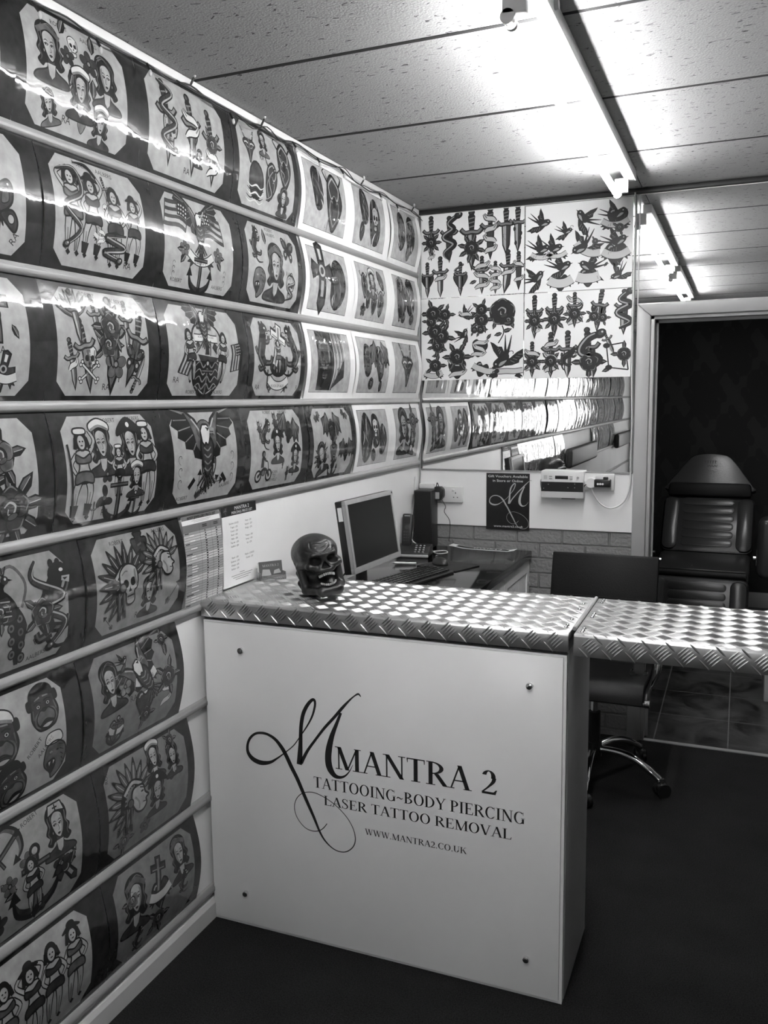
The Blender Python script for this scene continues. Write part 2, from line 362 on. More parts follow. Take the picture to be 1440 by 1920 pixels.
SWASH = [[(0.2872,0.5951,0.0038),(0.2652,0.5777,0.0054),(0.24,0.5611,0.0095),(0.2088,0.5548,0.0149),(0.1808,0.5619,0.015),(0.1641,0.5793,0.0115),(0.1618,0.6018,0.0087),(0.1706,0.6259,0.0082),(0.1901,0.6443,0.0076),(0.2137,0.6504,0.0081),(0.2368,0.6481,0.0086),(0.261,0.6361,0.0107),(0.2817,0.6139,0.0129),(0.2962,0.5908,0.0134),(0.3133,0.557,0.0134),(0.3306,0.5261,0.0128),(0.3476,0.4896,0.012),(0.3646,0.4531,0.0112),(0.3845,0.4116,0.0093),(0.4042,0.3673,0.0069),(0.4214,0.3423,0.0053),(0.4446,0.3243,0.0037),(0.4679,0.3177,0.0032),(0.4913,0.3223,0.0032),(0.512,0.3404,0.0032),(0.5205,0.3644,0.0031),(0.5158,0.394,0.0026),(0.4991,0.4242,0.0024),(0.4736,0.4501,0.0024),(0.4478,0.4677,0.0024),(0.4217,0.4799,0.0024),(0.3953,0.4879,0.0024),(0.3715,0.488,0.0024),(0.3473,0.4797,0.0024),(0.3287,0.461,0.0024),(0.3201,0.4368,0.0024),(0.3227,0.4117,0.0024),(0.3357,0.3885,0.0024),(0.3564,0.371,0.0024),(0.3803,0.3661,0.0027),(0.4013,0.371,0.0027),(0.4164,0.3823,0.0029),(0.4286,0.3986,0.0024)],[(0.2872,0.5951,0.0032),(0.3214,0.6254,0.0032),(0.3464,0.6595,0.0032),(0.3711,0.6961,0.0047),(0.3882,0.7285,0.0063),(0.3972,0.7596,0.0073),(0.3962,0.7758,0.0084),(0.388,0.7761,0.0094),(0.3728,0.7592,0.011),(0.3588,0.7328,0.0121),(0.3511,0.7016,0.0121),(0.3479,0.6708,0.0122),(0.3463,0.6374,0.0133),(0.3436,0.6036,0.0165),(0.3402,0.5697,0.0176)],[(0.347,0.5749,0.0106),(0.3565,0.5945,0.0106),(0.3721,0.6218,0.009),(0.3966,0.6557,0.0079),(0.4268,0.6956,0.0084),(0.4595,0.7326,0.0088),(0.4859,0.7643,0.0088),(0.5091,0.79,0.0056),(0.5263,0.8059,0.0041),(0.5382,0.8127,0.0061),(0.5459,0.8052,0.002)],[(0.4813,0.7489,0.0078),(0.4647,0.7089,0.0109),(0.451,0.6745,0.0151),(0.4405,0.6347,0.0199),(0.4371,0.6013,0.021),(0.4415,0.5745,0.021),(0.4556,0.5548,0.0152),(0.4729,0.5507,0.0094),(0.4903,0.5576,0.0057),(0.5049,0.5737,0.0031),(0.5167,0.596,0.0013)]]
def swash_quads():
    q = []
    for S in SWASH:
        c = cr(S, 5); q += strip_quads(c[:, :2], c[:, 2])
    return q

def flat_mesh(name, quads, plane, off, m, parent=None, uv=None):
    """one mesh of flat polygons. plane 'y': (u,v)->(u,off,v); 'x': (u,v)->(off,u,v)"""
    mb = MB()
    for p in quads:
        if uv: p = [uv(a) for a in p]
        mb.add([(a[0], off, a[1]) if plane == 'y' else (off, a[0], a[1]) for a in p], [tuple(range(len(p)))])
    return mb.build(name, m, parent)

class Art:
    def __init__(s, seed=0): s.P = []; s.rs = random.Random(seed); s.at(0, 0)
    def at(s, x, y, sc=1, rot=0, fx=1, lay=2):
        c, n = math.cos(R(rot)), math.sin(R(rot)); s.A = np.array([[c*fx, -n], [n*fx, c]])*sc; s.o = np.array([x, y]); s.L = lay; return s
    def poly(s, pts, t):
        s.P.append((np.asarray(pts, float) @ s.A.T+s.o, t, s.L)); s.L += 1; return s
    def quads(s, qs, t):
        for q in qs: s.P.append((np.asarray(q, float) @ s.A.T+s.o, t, s.L))
        s.L += 1; return s
    def st(s, pts, w, t, n=5, closed=False):
        c = cr(pts, n, closed) if len(pts) > 2 else np.array(pts, float)
        if closed: c = np.vstack([c, c[:1]])
        return s.quads(strip_quads(c, w), t)
    def ol(s, pts, t, o=.025, n=5):           # smooth closed shape: black outline, then fill
        c = cr(pts, n, True); s.poly(c, t); return s.quads(strip_quads(np.vstack([c, c[:1]]), o), 'k')
    def hard(s, pts, t, o=.025):
        c = np.array(list(pts)+[pts[0]], float); s.poly(pts, t)
        d = []
        for a, b in zip(c[:-1], c[1:]): d += strip_quads([a, b], o)
        return s.quads(d, 'k')
    def ell(s, x, y, a, b, t, rot=0, o=0, n=18):
        k = np.linspace(0, 2*math.pi, n, endpoint=False); c, q = math.cos(R(rot)), math.sin(R(rot))
        p = np.stack([x+a*np.cos(k)*c-b*np.sin(k)*q, y+a*np.cos(k)*q+b*np.sin(k)*c], 1)
        s.poly(p, t)
        if o: s.quads(strip_quads(np.vstack([p, p[:1]]), o), 'k')
        return s
    def text(s, txt, x, y, cap, rot=0, t='k', squeeze=1):
        s.at(x, y, cap, rot); s.quads([p*[squeeze, 1] for p in font_polys(txt)], t); return s
    # ---- motifs (about one unit tall, centred)
    def leaf(s, x, y, l, ang, t='m'):
        c, n = math.cos(R(ang)), math.sin(R(ang)); f = lambda u, v: (x+u*l*c-v*l*n, y+u*l*n+v*l*c)
        s.poly([f(0, 0), f(.25, .2), (f(.6, .22)), f(1, 0), f(.6, -.22), f(.25, -.2)], 'k')
        s.poly([f(.1, .02), f(.35, .15), f(.6, .15), f(.88, 0.02)], t); s.st([f(.1, 0), f(.8, 0)], l*.03, 'l'); return s
    def rose(s, t='d', leaves=5, a0=0):
        for k in range(leaves): s.leaf(.22*math.cos(R(a0+k*360/max(leaves, 1))), .22*math.sin(R(a0+k*360/max(leaves, 1))), .5, a0+k*360/leaves, 'm')
        s.ell(0, 0, .37, .35, 'k')
        for k in range(5):
            a = R(90+k*72); x, y = .2*math.cos(a), .2*math.sin(a)
            s.ell(x, y, .19, .165, t, math.degrees(a)+90, .015)
            s.st([(x+.15*math.cos(a+1), y+.15*math.sin(a+1)), (x+.16*math.cos(a), y+.16*math.sin(a)), (x+.15*math.cos(a-1), y+.15*math.sin(a-1))], [.01, .035, .01], 'g')
        s.ell(0, .01, .19, .18, 'k'); s.ell(-.03, 0, .14, .13, t); s.st([(-.12, .05), (-.02, .12), (.09, .06), (.06, -.06), (-.04, -.06), (-.04, .02)], [.02, .04, .03, .02], 'l'); s.ell(.05, -.1, .1, .05, 'm', 15, .012)
        return s
    def flower(s, t='d'):
        for k in range(5):
            a = R(90+72*k); s.ell(.25*math.cos(a), .25*math.sin(a), .2, .16, t, math.degrees(a), .02)
        return s.ell(0, 0, .12, .12, 'k').ell(0, 0, .07, .07, 'g')
    def banner(s, w=1, h=.18, sag=.15, txt=None):
        for d in (-1, 1):
            s.hard([(d*w*.36, -.02), (d*w*.55, -.16), (d*w*.42, -.16), (d*w*.44, -.28), (d*w*.26, -.14)], 'd', .02)
        p = [(-w/2, .06), (-w*.25, -sag*.5), (0, -sag*.75), (w*.25, -sag*.5), (w/2, .06)]
        s.st(p, h+.05, 'k').st(p, h, 'w')
        if txt:
            A, o, L = s.A, s.o, s.L; fp = font_polys(txt); wd = max(q[:, 0].max() for q in fp); k = min(w*.7/wd, h*.6)
            s.quads([q*k+[-wd*k/2, -sag*.75-k*.5] for q in fp], 'k')
        return s
    def ribbon(s, n=3, w=.3, h=.1, y0=-.4, y1=.4):
        w *= .8; h *= .8
        for k in range(n):
            y = y0+(y1-y0)*(k+.5)/n; f = 1 if k % 2 else -1
            p = [(-f*w*.55, y+h*1.1), (-f*w*.3, y+h*.1), (f*w*.2, y-h*.2), (f*w*.5, y-h*.9)]; s.st(p, [h*.7, h+.04, h+.04, h*.7], 'k').st(p, [h*.4, h, h, h*.3], 'w').st([p[0], p[1]], h*.3, 'g')
        return s
    def heart(s, t='d', w=.5):
        s.ol([(0, -.42), (-.3, -.05), (-.36, .2), (-.2, .36), (0, .22), (.2, .36), (.36, .2), (.3, -.05)], t, .05)
        s.st([(-.26, .2), (-.2, .27), (-.12, .27)], .05, 'l'); s.st([(.28, .1), (.22, -.08)], .05, 'm'); return s
    def dagger(s, t='d', blade='l', w=1.0, curved=0):
        c = curved
        s.poly([(-.085*w, .12), (.085*w, .12), (.07*w+c*.4, -.3), (c, -.52), (-.07*w+c*.4, -.3)], 'k')
        s.poly([(-.06*w, .1), (0, .1), (c*.8, -.44), (-.048*w+c*.4, -.29)], blade); s.poly([(.006, .1), (.055*w, .1), (.045*w+c*.4, -.29), (c*.8+.004, -.4)], 'm')
        s.st([(-.2, .2), (-.12, .13), (0, .14), (.12, .13), (.2, .2)], .085, 'k').st([(-.18, .19), (-.11, .135), (0, .145), (.11, .135), (.18, .19)], .04, 'g')
        s.poly([(-.045, .17), (.045, .17), (.065, .4), (.04, .44), (-.04, .44), (-.065, .4)], 'k'); s.poly([(-.03, .19), (.005, .19), (.01, .38), (-.045, .38)], t)
        for y in (.22, .29, .36): s.st([(-.05, y), (.05, y+.02)], .02, 'g')
        return s.ell(0, .47, .06, .055, 'k').ell(-.01, .475, .03, .03, 'm')
    def snake(s, pts, w=.12):
        s.st(pts, [w*.3, w, w*1.15, w*1.1, w, w*.8], 'k', 8); s.st(pts, [w*.1, w*.68, w*.75, w*.75, w*.65, w*.4], 'd', 8)
        c = cr(pts, 8); d = np.gradient(c, axis=0); d /= np.maximum(np.linalg.norm(d, axis=1), 1e-6)[:, None]; off = c+np.stack([-d[:, 1], d[:, 0]], 1)*w*.22
        s.quads(strip_quads(off, [w*.05, w*.24, w*.24, w*.1]), 'l')
        for k in range(4, len(c)-3, 4): s.quads(strip_quads([c[k]-np.array([-d[k, 1], d[k, 0]])*w*.35, c[k]+np.array([-d[k, 1], d[k, 0]])*w*.05], w*.16), 'k')
        x, y = pts[-1]; return s.ell(x, y, w*.8, w*.6, 'k', 20).ell(x+w*.1, y+w*.1, w*.45, w*.3, 'm', 20).ell(x+w*.25, y+w*.2, w*.13, w*.13, 'w')
    def swallow(s, t='d'):
        s.poly([(.12, .06), (.08, .3), (-.02, .52), (-.06, .42), (-.07, .3), (-.14, .22), (-.1, .12), (-.06, .02)], 'k'); s.poly([(.09, .08), (.05, .28), (-.01, .42), (-.03, .28), (-.08, .2), (-.04, .06)], t)
        s.poly([(.1, -.06), (-.1, -.12), (-.3, -.14), (-.55, -.28), (-.4, -.3), (-.36, -.36), (-.22, -.32), (-.16, -.36), (.0, -.28), (.14, -.16)], 'k'); s.poly([(.06, -.1), (-.1, -.16), (-.28, -.19), (-.42, -.25), (-.28, -.28), (-.14, -.3), (.02, -.22)], t)
        for k in range(4): s.st([(-.05-.08*k, -.17-.01*k), (-.09-.09*k, -.28-.0*k)], .014, 'g'); s.st([(.03-.03*k, .14+.06*k), (-.05-.01*k, .17+.05*k)], .014, 'g')
        s.st([(-.05, -.02), (-.25, .08), (-.5, .24)], [.1, .06, .012], 'k').st([(-.05, .0), (-.2, .16), (-.4, .36)], [.1, .05, .012], 'k')
        s.ol([(-.1, -.06), (.06, -.14), (.24, -.1), (.33, .0), (.27, .09), (.08, .08), (-.08, .04)], t, .03); s.ol([(.0, -.1), (.14, -.11), (.25, -.06), (.15, -.02)], 'l', .01)
        return s.poly([(.32, .02), (.42, -.01), (.32, -.03)], 'k').ell(.26, .03, .02, .02, 'w')
    def skull(s, t='w', jaw=True):
        s.ol([(-.3, .15), (-.26, .38), (0, .5), (.26, .38), (.3, .15), (.24, -.08), (.14, -.14), (.13, -.36), (0, -.42), (-.13, -.36), (-.14, -.14), (-.24, -.08)], t, .04)
        s.ell(-.12, .08, .09, .1, 'k', 15).ell(.12, .08, .09, .1, 'k', -15).poly([(0, 0), (-.05, -.12), (.05, -.12)], 'k')
        s.poly([(-.11, -.2), (.11, -.2), (.11, -.24), (-.11, -.24)], 'k')
        for k in range(5): s.st([(-.09+.045*k, -.16), (-.09+.045*k, -.3)], .014, 'k')
        s.st([(-.22, .3), (-.1, .36), (-.02, .34)], .03, 'g'); s.st([(.22, -.04), (.2, .2), (.22, .34)], .06, 'g'); return s
    def bones(s):
        for r in (35, -35):
            a = np.array([math.cos(R(r)), math.sin(R(r))])*.45
            s.st([-a, a], .12, 'k').st([-a*.97, a*.97], .06, 'w')
            for e in (-1, 1):
                for q in (-1, 1): p = a*e+np.array([-a[1], a[0]])*.13*q; s.ell(p[0], p[1], .075, .075, 'k').ell(p[0], p[1], .045, .045, 'w')
        return s
    def wing(s, t='d', n=7):              # spread to the right from the origin, tip up-right
        A0 = s.A.copy(); s.A = s.A @ np.diag([1.25, 1.0])
        s.poly([(0, -.06), (.03, .2), (.12, .38), (.28, .52), (.54, .64), (.5, .52), (.55, .45), (.47, .38), (.51, .31), (.42, .25), (.44, .17), (.34, .12), (.34, .04), (.23, .02), (.21, -.07), (.1, -.1)], 'k')
        s.poly([(.02, 0), (.06, .2), (.14, .35), (.28, .47), (.22, .34), (.18, .2), (.16, .06), (.08, -.04)], 'm').poly([(.22, .3), (.3, .44), (.46, .55), (.44, .46), (.36, .34), (.28, .24), (.2, .12)], t)
        for x0, y0, x1, y1 in ((.3, .44, .49, .5), (.26, .37, .46, .37), (.22, .29, .41, .25), (.2, .2, .33, .12), (.17, .1, .22, .02), (.28, .45, .5, .58)): s.st([(x0, y0), (x1, y1)], .012, 'g')
        s.st([(.04, .06), (.09, .24), (.18, .38)], .02, 'l'); s.A = A0; return s
    def mirror(s, fn, *a, **k):
        A, o, L = s.A.copy(), s.o.copy(), s.L; fn(*a, **k); L2 = s.L; s.A = A @ np.array([[-1, 0], [0, 1]]); s.L = L; fn(*a, **k); s.A, s.o, s.L = A, o, max(L2, s.L); return s
    def eagle(s, t='d', head='w'):
        s.mirror(s.wing, t)
        for k in range(-3, 4): s.st([(0, -.2), (.06*k, -.5+.03*abs(k))], [.05, .12, .03], 'k').st([(0, -.2), (.06*k, -.48+.03*abs(k))], [.02, .06, .01], 'm')
        s.ol([(0, -.32), (-.11, -.1), (-.12, .1), (0, .2), (.12, .1), (.11, -.1)], 'd', .035)
        for y in (-.2, -.12, -.04, .04): s.st([(-.07, y), (0, y-.04), (.07, y)], .018, 'g')
        s.hard([(-.09, .1), (-.1, .24), (-.04, .31), (.05, .31), (.11, .25), (.08, .16), (.05, .1), (.02, .06), (-.02, .1), (-.05, .06)], head, .025); s.poly([(.08, .29), (.19, .26), (.2, .17), (.15, .2), (.09, .2)], 'g').st([(.09, .225), (.17, .22)], .012, 'k'); return s.st([(.02, .27), (.08, .255)], .018, 'k').ell(.05, .245, .014, .014, 'k')
    def flag(s, w=.7, h=.5, sk=-.2):
        f = lambda u, v: (u*w, v*h+sk*u*u+.03*math.sin(u*6))
        edge = [f(u, 0) for u in np.linspace(0, 1, 7)]+[f(u, 1) for u in np.linspace(1, 0, 7)]; s.hard(edge, 'l', .03)
        for k in range(0, 7, 2):
            s.quads([np.array([f(a, k/7), f(a+.17, k/7), f(a+.17, (k+1)/7), f(a, (k+1)/7)]) for a in np.linspace(0, .83, 6)], 'd')
        s.quads([np.array([f(a, .45), f(a+.15, .45), f(a+.15, 1), f(a, 1)]) for a in (0, .15, .3)], 'k')
        for a in range(4):
            for b in range(3): x, y = f(.06+.11*a, .54+.16*b); s.ell(x, y, .024, .024, 'w', n=6)
        return s
    def shield(s):
        s.ol([(-.28, .3), (0, .34), (.28, .3), (.26, -.1), (0, -.42), (-.26, -.1)], 'l', .05, 4)
        for x in (-.17, 0, .17): s.st([(x, .1), (x, -.22+abs(x)*.2)], .07, 'd')
        s.poly([(-.26, .28), (.26, .28), (.27, .12), (-.27, .12)], 'd')
        for x in (-.15, 0, .15): s.ell(x, .2, .03, .03, 'w', n=6)
        return s
    def anchor(s, t='d'):
        s.st([(-.42, -.1), (-.3, -.34), (0, -.46), (.3, -.34), (.42, -.1)], [.02, .14, .18, .14, .02], 'k').st([(-.36, -.18), (-.26, -.33), (0, -.43), (.26, -.33), (.36, -.18)], [.01, .07, .09, .07, .01], t)
        for d in (-1, 1): s.poly([(d*.5, -.16), (d*.4, .06), (d*.28, -.14)], 'k')
        s.st([(0, -.42), (0, .34)], .12, 'k').st([(-.01, -.4), (-.01, .3)], .05, 'm').st([(-.26, .22), (.26, .22)], .09, 'k').st([(-.24, .225), (.24, .225)], .035, 'm')
        return s.ell(0, .42, .1, .1, 'k').ell(0, .42, .05, .05, 'p').poly([(-.08, -.45), (0, -.36), (.08, -.45), (0, -.58)], 'k')
    def lady(s, hat=None, t='d', bust=True, fx=1):
        hr = [(-.24, .14), (-.27, .3), (-.2, .43), (-.05, .5), (.12, .48), (.23, .38), (.26, .22), (.22, .1), (.29, .0), (.24, -.1), (.3, -.19), (.2, -.27), (.1, -.22), (-.12, -.2), (-.2, -.27), (-.3, -.2), (-.23, -.1), (-.3, 0)]
        s.ol(hr, 'k', .02)
        for w in ([(-.1, .44), (-.22, .28), (-.2, .1), (-.26, 0), (-.21, -.12), (-.25, -.2)], [(.1, .44), (.21, .3), (.2, .12), (.25, .0), (.21, -.1), (.24, -.19)], [(0, .45), (-.14, .34), (-.16, .2)]): s.st(w, [.01, .028, .02, .01], 'm')
        if bust: s.ol([(-.08, -.1), (-.1, -.28), (-.36, -.4), (-.34, -.52), (.34, -.52), (.36, -.4), (.1, -.28), (.08, -.1)], t, .03); s.poly([(-.09, -.2), (.09, -.2), (.06, -.38), (0, -.44), (-.06, -.38)], 'l')
        s.ol([(-.145, .12), (-.13, .27), (-.02, .34), (.12, .28), (.15, .1), (.1, -.07), (.02, -.16), (-.08, -.08)], 'l', .022)
        for x in (-.07, .065): s.ell(x, .1, .038, .018, 'k').ell(x+.008, .098, .01, .008, 'w').st([(x-.05, .105), (x, .128), (x+.05, .11)], .012, 'k').st([(x-.05, .155), (x, .178), (x+.045, .155)], [.006, .018, .006], 'k')
        s.poly([(.08, .27), (.13, .22), (.14, .08), (.09, -.07), (.03, -.14), (.08, 0), (.09, .14)], 'g').st([(-.2, .1), (-.24, -.02), (-.2, -.12), (-.24, -.2)], .02, 'd').st([(-.1, .4), (.04, .44), (.16, .36)], .025, 'm').st([(-.06, .43), (.06, .47), (.18, .4)], .012, 'g')
        s.st([(.0, .1), (.02, .0), (-.01, -.01)], .012, 'm').ell(.0, -.068, .04, .015, 'k').ell(.0, -.086, .028, .012, 'd').ell(-.15, -.02, .018, .03, 'g', 0, .01)
        if hat == 'sailor': s.ol([(-.24, .32), (-.26, .46), (0, .56), (.26, .46), (.24, .32), (0, .4)], 'w', .03).st([(-.24, .34), (0, .42), (.24, .34)], .05, 'g')
        if hat == 'pirate': s.ol([(-.36, .26), (-.3, .42), (0, .6), (.3, .42), (.36, .26), (0, .36)], 'k', .03).ell(0, .46, .05, .05, 'w')
        if hat == 'nurse': s.hard([(-.22, .3), (-.16, .5), (.16, .5), (.22, .3), (0, .36)], 'l', .03).st([(0, .36), (0, .48)], .03, 'k').st([(-.06, .42), (.06, .42)], .03, 'k')
        if hat == 'band': s.st([(-.26, .28), (0, .4), (.26, .28)], .09, 'm')
        return s
    def pinup(s, hat=None, pose=0, t='d'):
        lg = [[(-.06, -.02), (-.09, -.22), (-.08, -.46)], [(.05, -.02), (.07, -.22), (.06, -.46)]] if pose != 1 else [[(-.05, -.02), (-.13, -.2), (-.15, -.46)], [(.05, -.02), (.1, -.2), (.06, -.46)]]
        for l in lg: s.st(l, [.13, .105, .05], 'k').st(l, [.095, .075, .03], 'l').st([l[1], l[2]], [.02, .03], 'g')
        for l in lg: s.st([l[2], (l[2][0]+.04, l[2][1]-.04)], .05, 'k')
        if pose == 1:
            for l in lg: m = (np.array(l[1])+l[2])/2; s.st([m, l[2]], [.13, .08], 'k')
        ar = {0: [[(-.1, .22), (-.18, .1), (-.1, .0)], [(.1, .22), (.19, .1), (.1, .0)]], 1: [[(-.1, .22), (-.19, .12), (-.12, .0)], [(.1, .23), (.2, .36), (.14, .48)]], 2: [[(-.1, .22), (-.2, .36), (-.08, .44)], [(.1, .22), (.2, .36), (.1, .44)]]}[pose]
        for l in ar: s.st(l, [.075, .06, .05], 'k').st(l, [.045, .035, .025], 'l')
        s.ol([(-.11, .24), (-.07, .1), (-.12, -.05), (0, -.1), (.12, -.05), (.07, .1), (.11, .24), (0, .27)], 'l', .02)
        s.ol([(-.11, .22), (0, .18), (.11, .22), (.1, .13), (-.1, .13)], t, .02); s.ol([(-.11, .02), (.11, .02), (.14, -.1), (0, -.08), (-.14, -.1)], t, .02)
        s.ell(0, .37, .1, .12, 'k').ell(.0, .35, .055, .075, 'l').ell(-.02, .36, .012, .01, 'k').ell(.025, .36, .012, .01, 'k').ell(0, .315, .02, .008, 'd').st([(-.08, .4), (-.11, .28)], .05, 'k').st([(.08, .4), (.11, .28)], .05, 'k')
        if hat == 'sailor': s.ol([(-.08, .44), (-.08, .5), (.08, .5), (.08, .44)], 'w', .02)
        if hat == 'dark': s.st([(-.15, .42), (0, .46), (.15, .42)], [.02, .08, .02], 'k').ell(0, .48, .07, .05, 'k')
        return s
    def feathers(s, n=12, a0=40, a1=220, r0=.16, r1=.5, t='m'):
        for k in range(n):
            a = R(a0+(a1-a0)*k/(n-1)); c = np.array([math.cos(a), math.sin(a)]); l = r1*(1+.06*(k % 2))
            s.st([c*r0, c*(r0+l)/2, c*l], [.07, .125, .015], 'k').st([c*r0, c*(r0+l)/2, c*l*.86], [.04, .085, .03], t).st([c*r0, c*l*.8], .01, 'l')
        return s
    def chief(s, skull=False):
        s.at_keep(); s.feathers(13, 20, 250, .15, .52, 'm' if not skull else 'd')
        s.st([(.2, .14), (.0, .22), (-.2, .1), (-.26, -.15)], .09, 'k').st([(.18, .14), (0, .215), (-.19, .1)], .045, 'l')
        if skull:
            A, o = s.A, s.o; s.o = A @ np.array([.06, -.06])+o; s.A = A*.6; s.skull('l'); s.A, s.o = A, o
        else:
            s.ol([(.2, .12), (.24, .0), (.31, -.07), (.25, -.1), (.26, -.18), (.18, -.25), (.05, -.22), (-.05, -.05), (.0, .12)], 'l', .03); s.ell(.18, .03, .03, .014, 'k').st([(.24, -.14), (.18, -.13)], .014, 'k').st([(.02, .0), (.1, -.1), (.1, -.2)], .03, 'g').st([(.14, .1), (.22, .07)], .02, 'k')
        for x in (-.06, -.16): s.st([(x, -.05), (x-.02, -.25), (x+.02, -.48)], [.08, .06, .03], 'k').st([(x, -.1), (x, -.36)], .014, 'g')
        return s.ell(-.08, -.05, .06, .06, 'm', 0, .02)
    def at_keep(s): return s
    def butterfly(s, t='m'):
        def w():
            s.ol([(.02, .02), (.12, .34), (.38, .42), (.46, .3), (.34, .06), (.1, -.02)], 'd', .04); s.ol([(.12, .12), (.24, .3), (.36, .3), (.28, .1)], t, .02); s.ol([(.02, -.02), (.28, -.06), (.32, -.26), (.2, -.4), (.08, -.22)], 'd', .04); s.ell(.2, -.18, .07, .08, 'l', 0, .02); s.ell(.38, .34, .02, .02, 'w')
            s.st([(.01, .2), (.08, .36), (.12, .5)], .014, 'k')
        return s.mirror(w).ell(0, .0, .035, .24, 'k')
    def panther(s):
        s.st([(.32, -.46), (.1, -.48), (-.05, -.35), (.02, -.2)], [.02, .05, .07, .09], 'k'); p = [(.0, -.3), (-.12, -.1), (-.02, .12), (.08, .3)]
        for l in ([(-.05, .0), (-.22, -.06), (-.28, .06)], [(-.02, .15), (.18, .12), (.26, .26)], [(-.02, -.25), (.2, -.26), (.26, -.14)], [(.0, -.3), (-.16, -.36), (-.22, -.28)]): s.st(l, [.13, .1, .08], 'k').st(l, [.04, .03, .02], 'm')
        s.st(p, [.16, .25, .24, .2], 'k').st([(-.06, -.3), (-.18, -.1), (-.08, .12)], .04, 'm').ell(.1, .34, .15, .12, 'k', 20).ell(.16, .37, .03, .02, 'w').poly([(.16, .3), (.28, .3), (.26, .22), (.15, .25)], 'l').poly([(.17, .28), (.25, .28), (.2, .25)], 'k')
        for x in (.02, .12): s.ell(x, .45, .04, .05, 'k')
        return s
    def cross(s, t='d'):
        for w, tt in ((.24, 'k'), (.17, t), (.08, 'g')):
            k = w/2-.12; s.poly([(-w/2, -.5-k), (w/2, -.5-k), (w/2, .5+k), (-w/2, .5+k)], tt).poly([(-.32-k, .1-k/2), (.32+k, .1-k/2), (.32+k, .1+w*.9), (-.32-k, .1+w*.9)], tt)
        return s
    def celtic(s):
        for w, tt in ((.05, 'k'), (0, 'd')):
            s.poly([(-.1-w, .5+w), (0, .56+w), (.1+w, .5+w), (.08+w, .2), (.3+w, .24+w), (.36+w, .12), (.3+w, 0-w), (.08+w, .04), (.1+w, -.42), (0, -.56-w), (-.1-w, -.42), (-.08-w, .04), (-.3-w, 0-w), (-.36-w, .12), (-.3-w, .24+w), (-.08-w, .2)], tt)
        s.poly([(-.05, -.3), (.05, -.3), (.05, -.04), (-.05, -.04)], 'l').ell(0, .12, .11, .1, 'l').ell(0, .12, .06, .06, 'k').poly([(-.05, .48), (.05, .48), (.04, .3), (-.04, .3)], 'w'); return s
    def bat(s):
        def w():
            s.hard([(.04, .1), (.2, .45), (.3, .36), (.5, .3), (.46, .08), (.5, -.08), (.38, .0), (.3, -.14), (.2, .0), (.1, -.12)], 'd', .03)
            for e in ((.46, .1), (.36, .0), (.22, .02)): s.st([(.22, .4), e], .014, 'g')
        return s.mirror(w).ol([(-.08, .2), (0, .28), (.08, .2), (.08, -.15), (0, -.25), (-.08, -.15)], 'k', .03)
    def ship(s):
        s.ol([(-.34, .05), (-.28, .36), (0, .48), (.28, .36), (.34, .05), (.28, -.3), (0, -.46), (-.28, -.3)], 'l', .03)
        s.poly([(-.32, -.02), (.32, -.02), (.28, -.3), (0, -.44), (-.28, -.3)], 'k')
        for y in (-.08, -.17, -.26, -.35): s.st([(-.26, y), (-.17, y+.05), (-.09, y-.02), (0, y+.05), (.09, y-.02), (.17, y+.05), (.26, y)], [.01, .02, .02, .01], 'g')
        s.poly([(-.22, .06), (.24, .03), (.2, -.02), (-.16, -.02)], 'd').poly([(-.06, .06), (.04, .06), (.03, .18), (-.03, .18)], 'd').st([(0, .06), (0, .3)], .02, 'k').st([(.06, .05), (.08, .24)], .02, 'k'); return s
    def peacock(s):
        s.st([(-.02, .12), (.05, -.1), (.02, -.48)], [.16, .24, .05], 'k')
        for k in range(7): s.ell(.02+.06*(-1)**k, .0-.07*k, .045, .05, 'm', 0, .015).ell(.02+.06*(-1)**k, -.07*k, .018, .02, 'k')
        s.ol([(-.14, .3), (-.2, .14), (-.1, .0), (.04, .02), (.04, .16), (-.06, .3)], 'd', .03)
        for k in range(4): s.st([(-.14, .08+.05*k), (-.02, .06+.05*k)], .014, 'l')
        s.st([(-.1, .26), (-.1, .36), (-.04, .42)], [.1, .07, .06], 'k').ell(-.03, .43, .05, .045, 'd').ell(-.02, .44, .014, .014, 'w').poly([(.01, .44), (.07, .41), (.01, .41)], 'k')
        for k in (-1, 0, 1): s.st([(-.04, .46), (-.04+.06*k, .56)], .014, 'k')
        return s
    def bulldog(s, hat=True):
        for d in (-1, 1): s.ol([(d*.26, .3), (d*.42, .32), (d*.44, .14), (d*.34, .12)], 'k', .02)
        s.ol([(-.34, .12), (-.28, .34), (0, .42), (.28, .34), (.34, .12), (.38, -.12), (.26, -.36), (.1, -.42), (-.1, -.42), (-.26, -.36), (-.38, -.12)], 'd', .04)
        for d in (-1, 1): s.st([(d*.1, .02), (d*.26, -.06), (d*.3, -.24), (d*.2, -.34)], [.02, .05, .05, .02], 'm').st([(d*.3, .1), (d*.33, -.1)], .03, 'm').st([(d*.04, .3), (d*.2, .28)], .03, 'g')
        for x in (-.14, .14): s.ell(x, .12, .055, .045, 'l', 0, .02).ell(x, .12, .022, .022, 'k').st([(x-.1, .2), (x, .22), (x+.1, .18)], .03, 'k')
        s.ol([(-.26, -.12), (-.12, .02), (0, -.02), (.12, .02), (.26, -.12), (.22, -.28), (.08, -.22), (0, -.2), (-.08, -.22), (-.22, -.28)], 'm', .03).ell(0, .02, .08, .045, 'k').st([(-.22, -.3), (0, -.24), (.22, -.3)], .03, 'k').ol([(-.16, -.32), (0, -.28), (.16, -.32), (0, -.38)], 'l', .02)
        if hat: s.ol([(-.32, .28), (-.28, .48), (0, .58), (.28, .48), (.32, .28), (0, .36)], 'w' if hat == 'white' else 'k', .03).st([(-.3, .3), (0, .38), (.3, .3)], .06, 'k' if hat != 'white' else 'g')
        return s
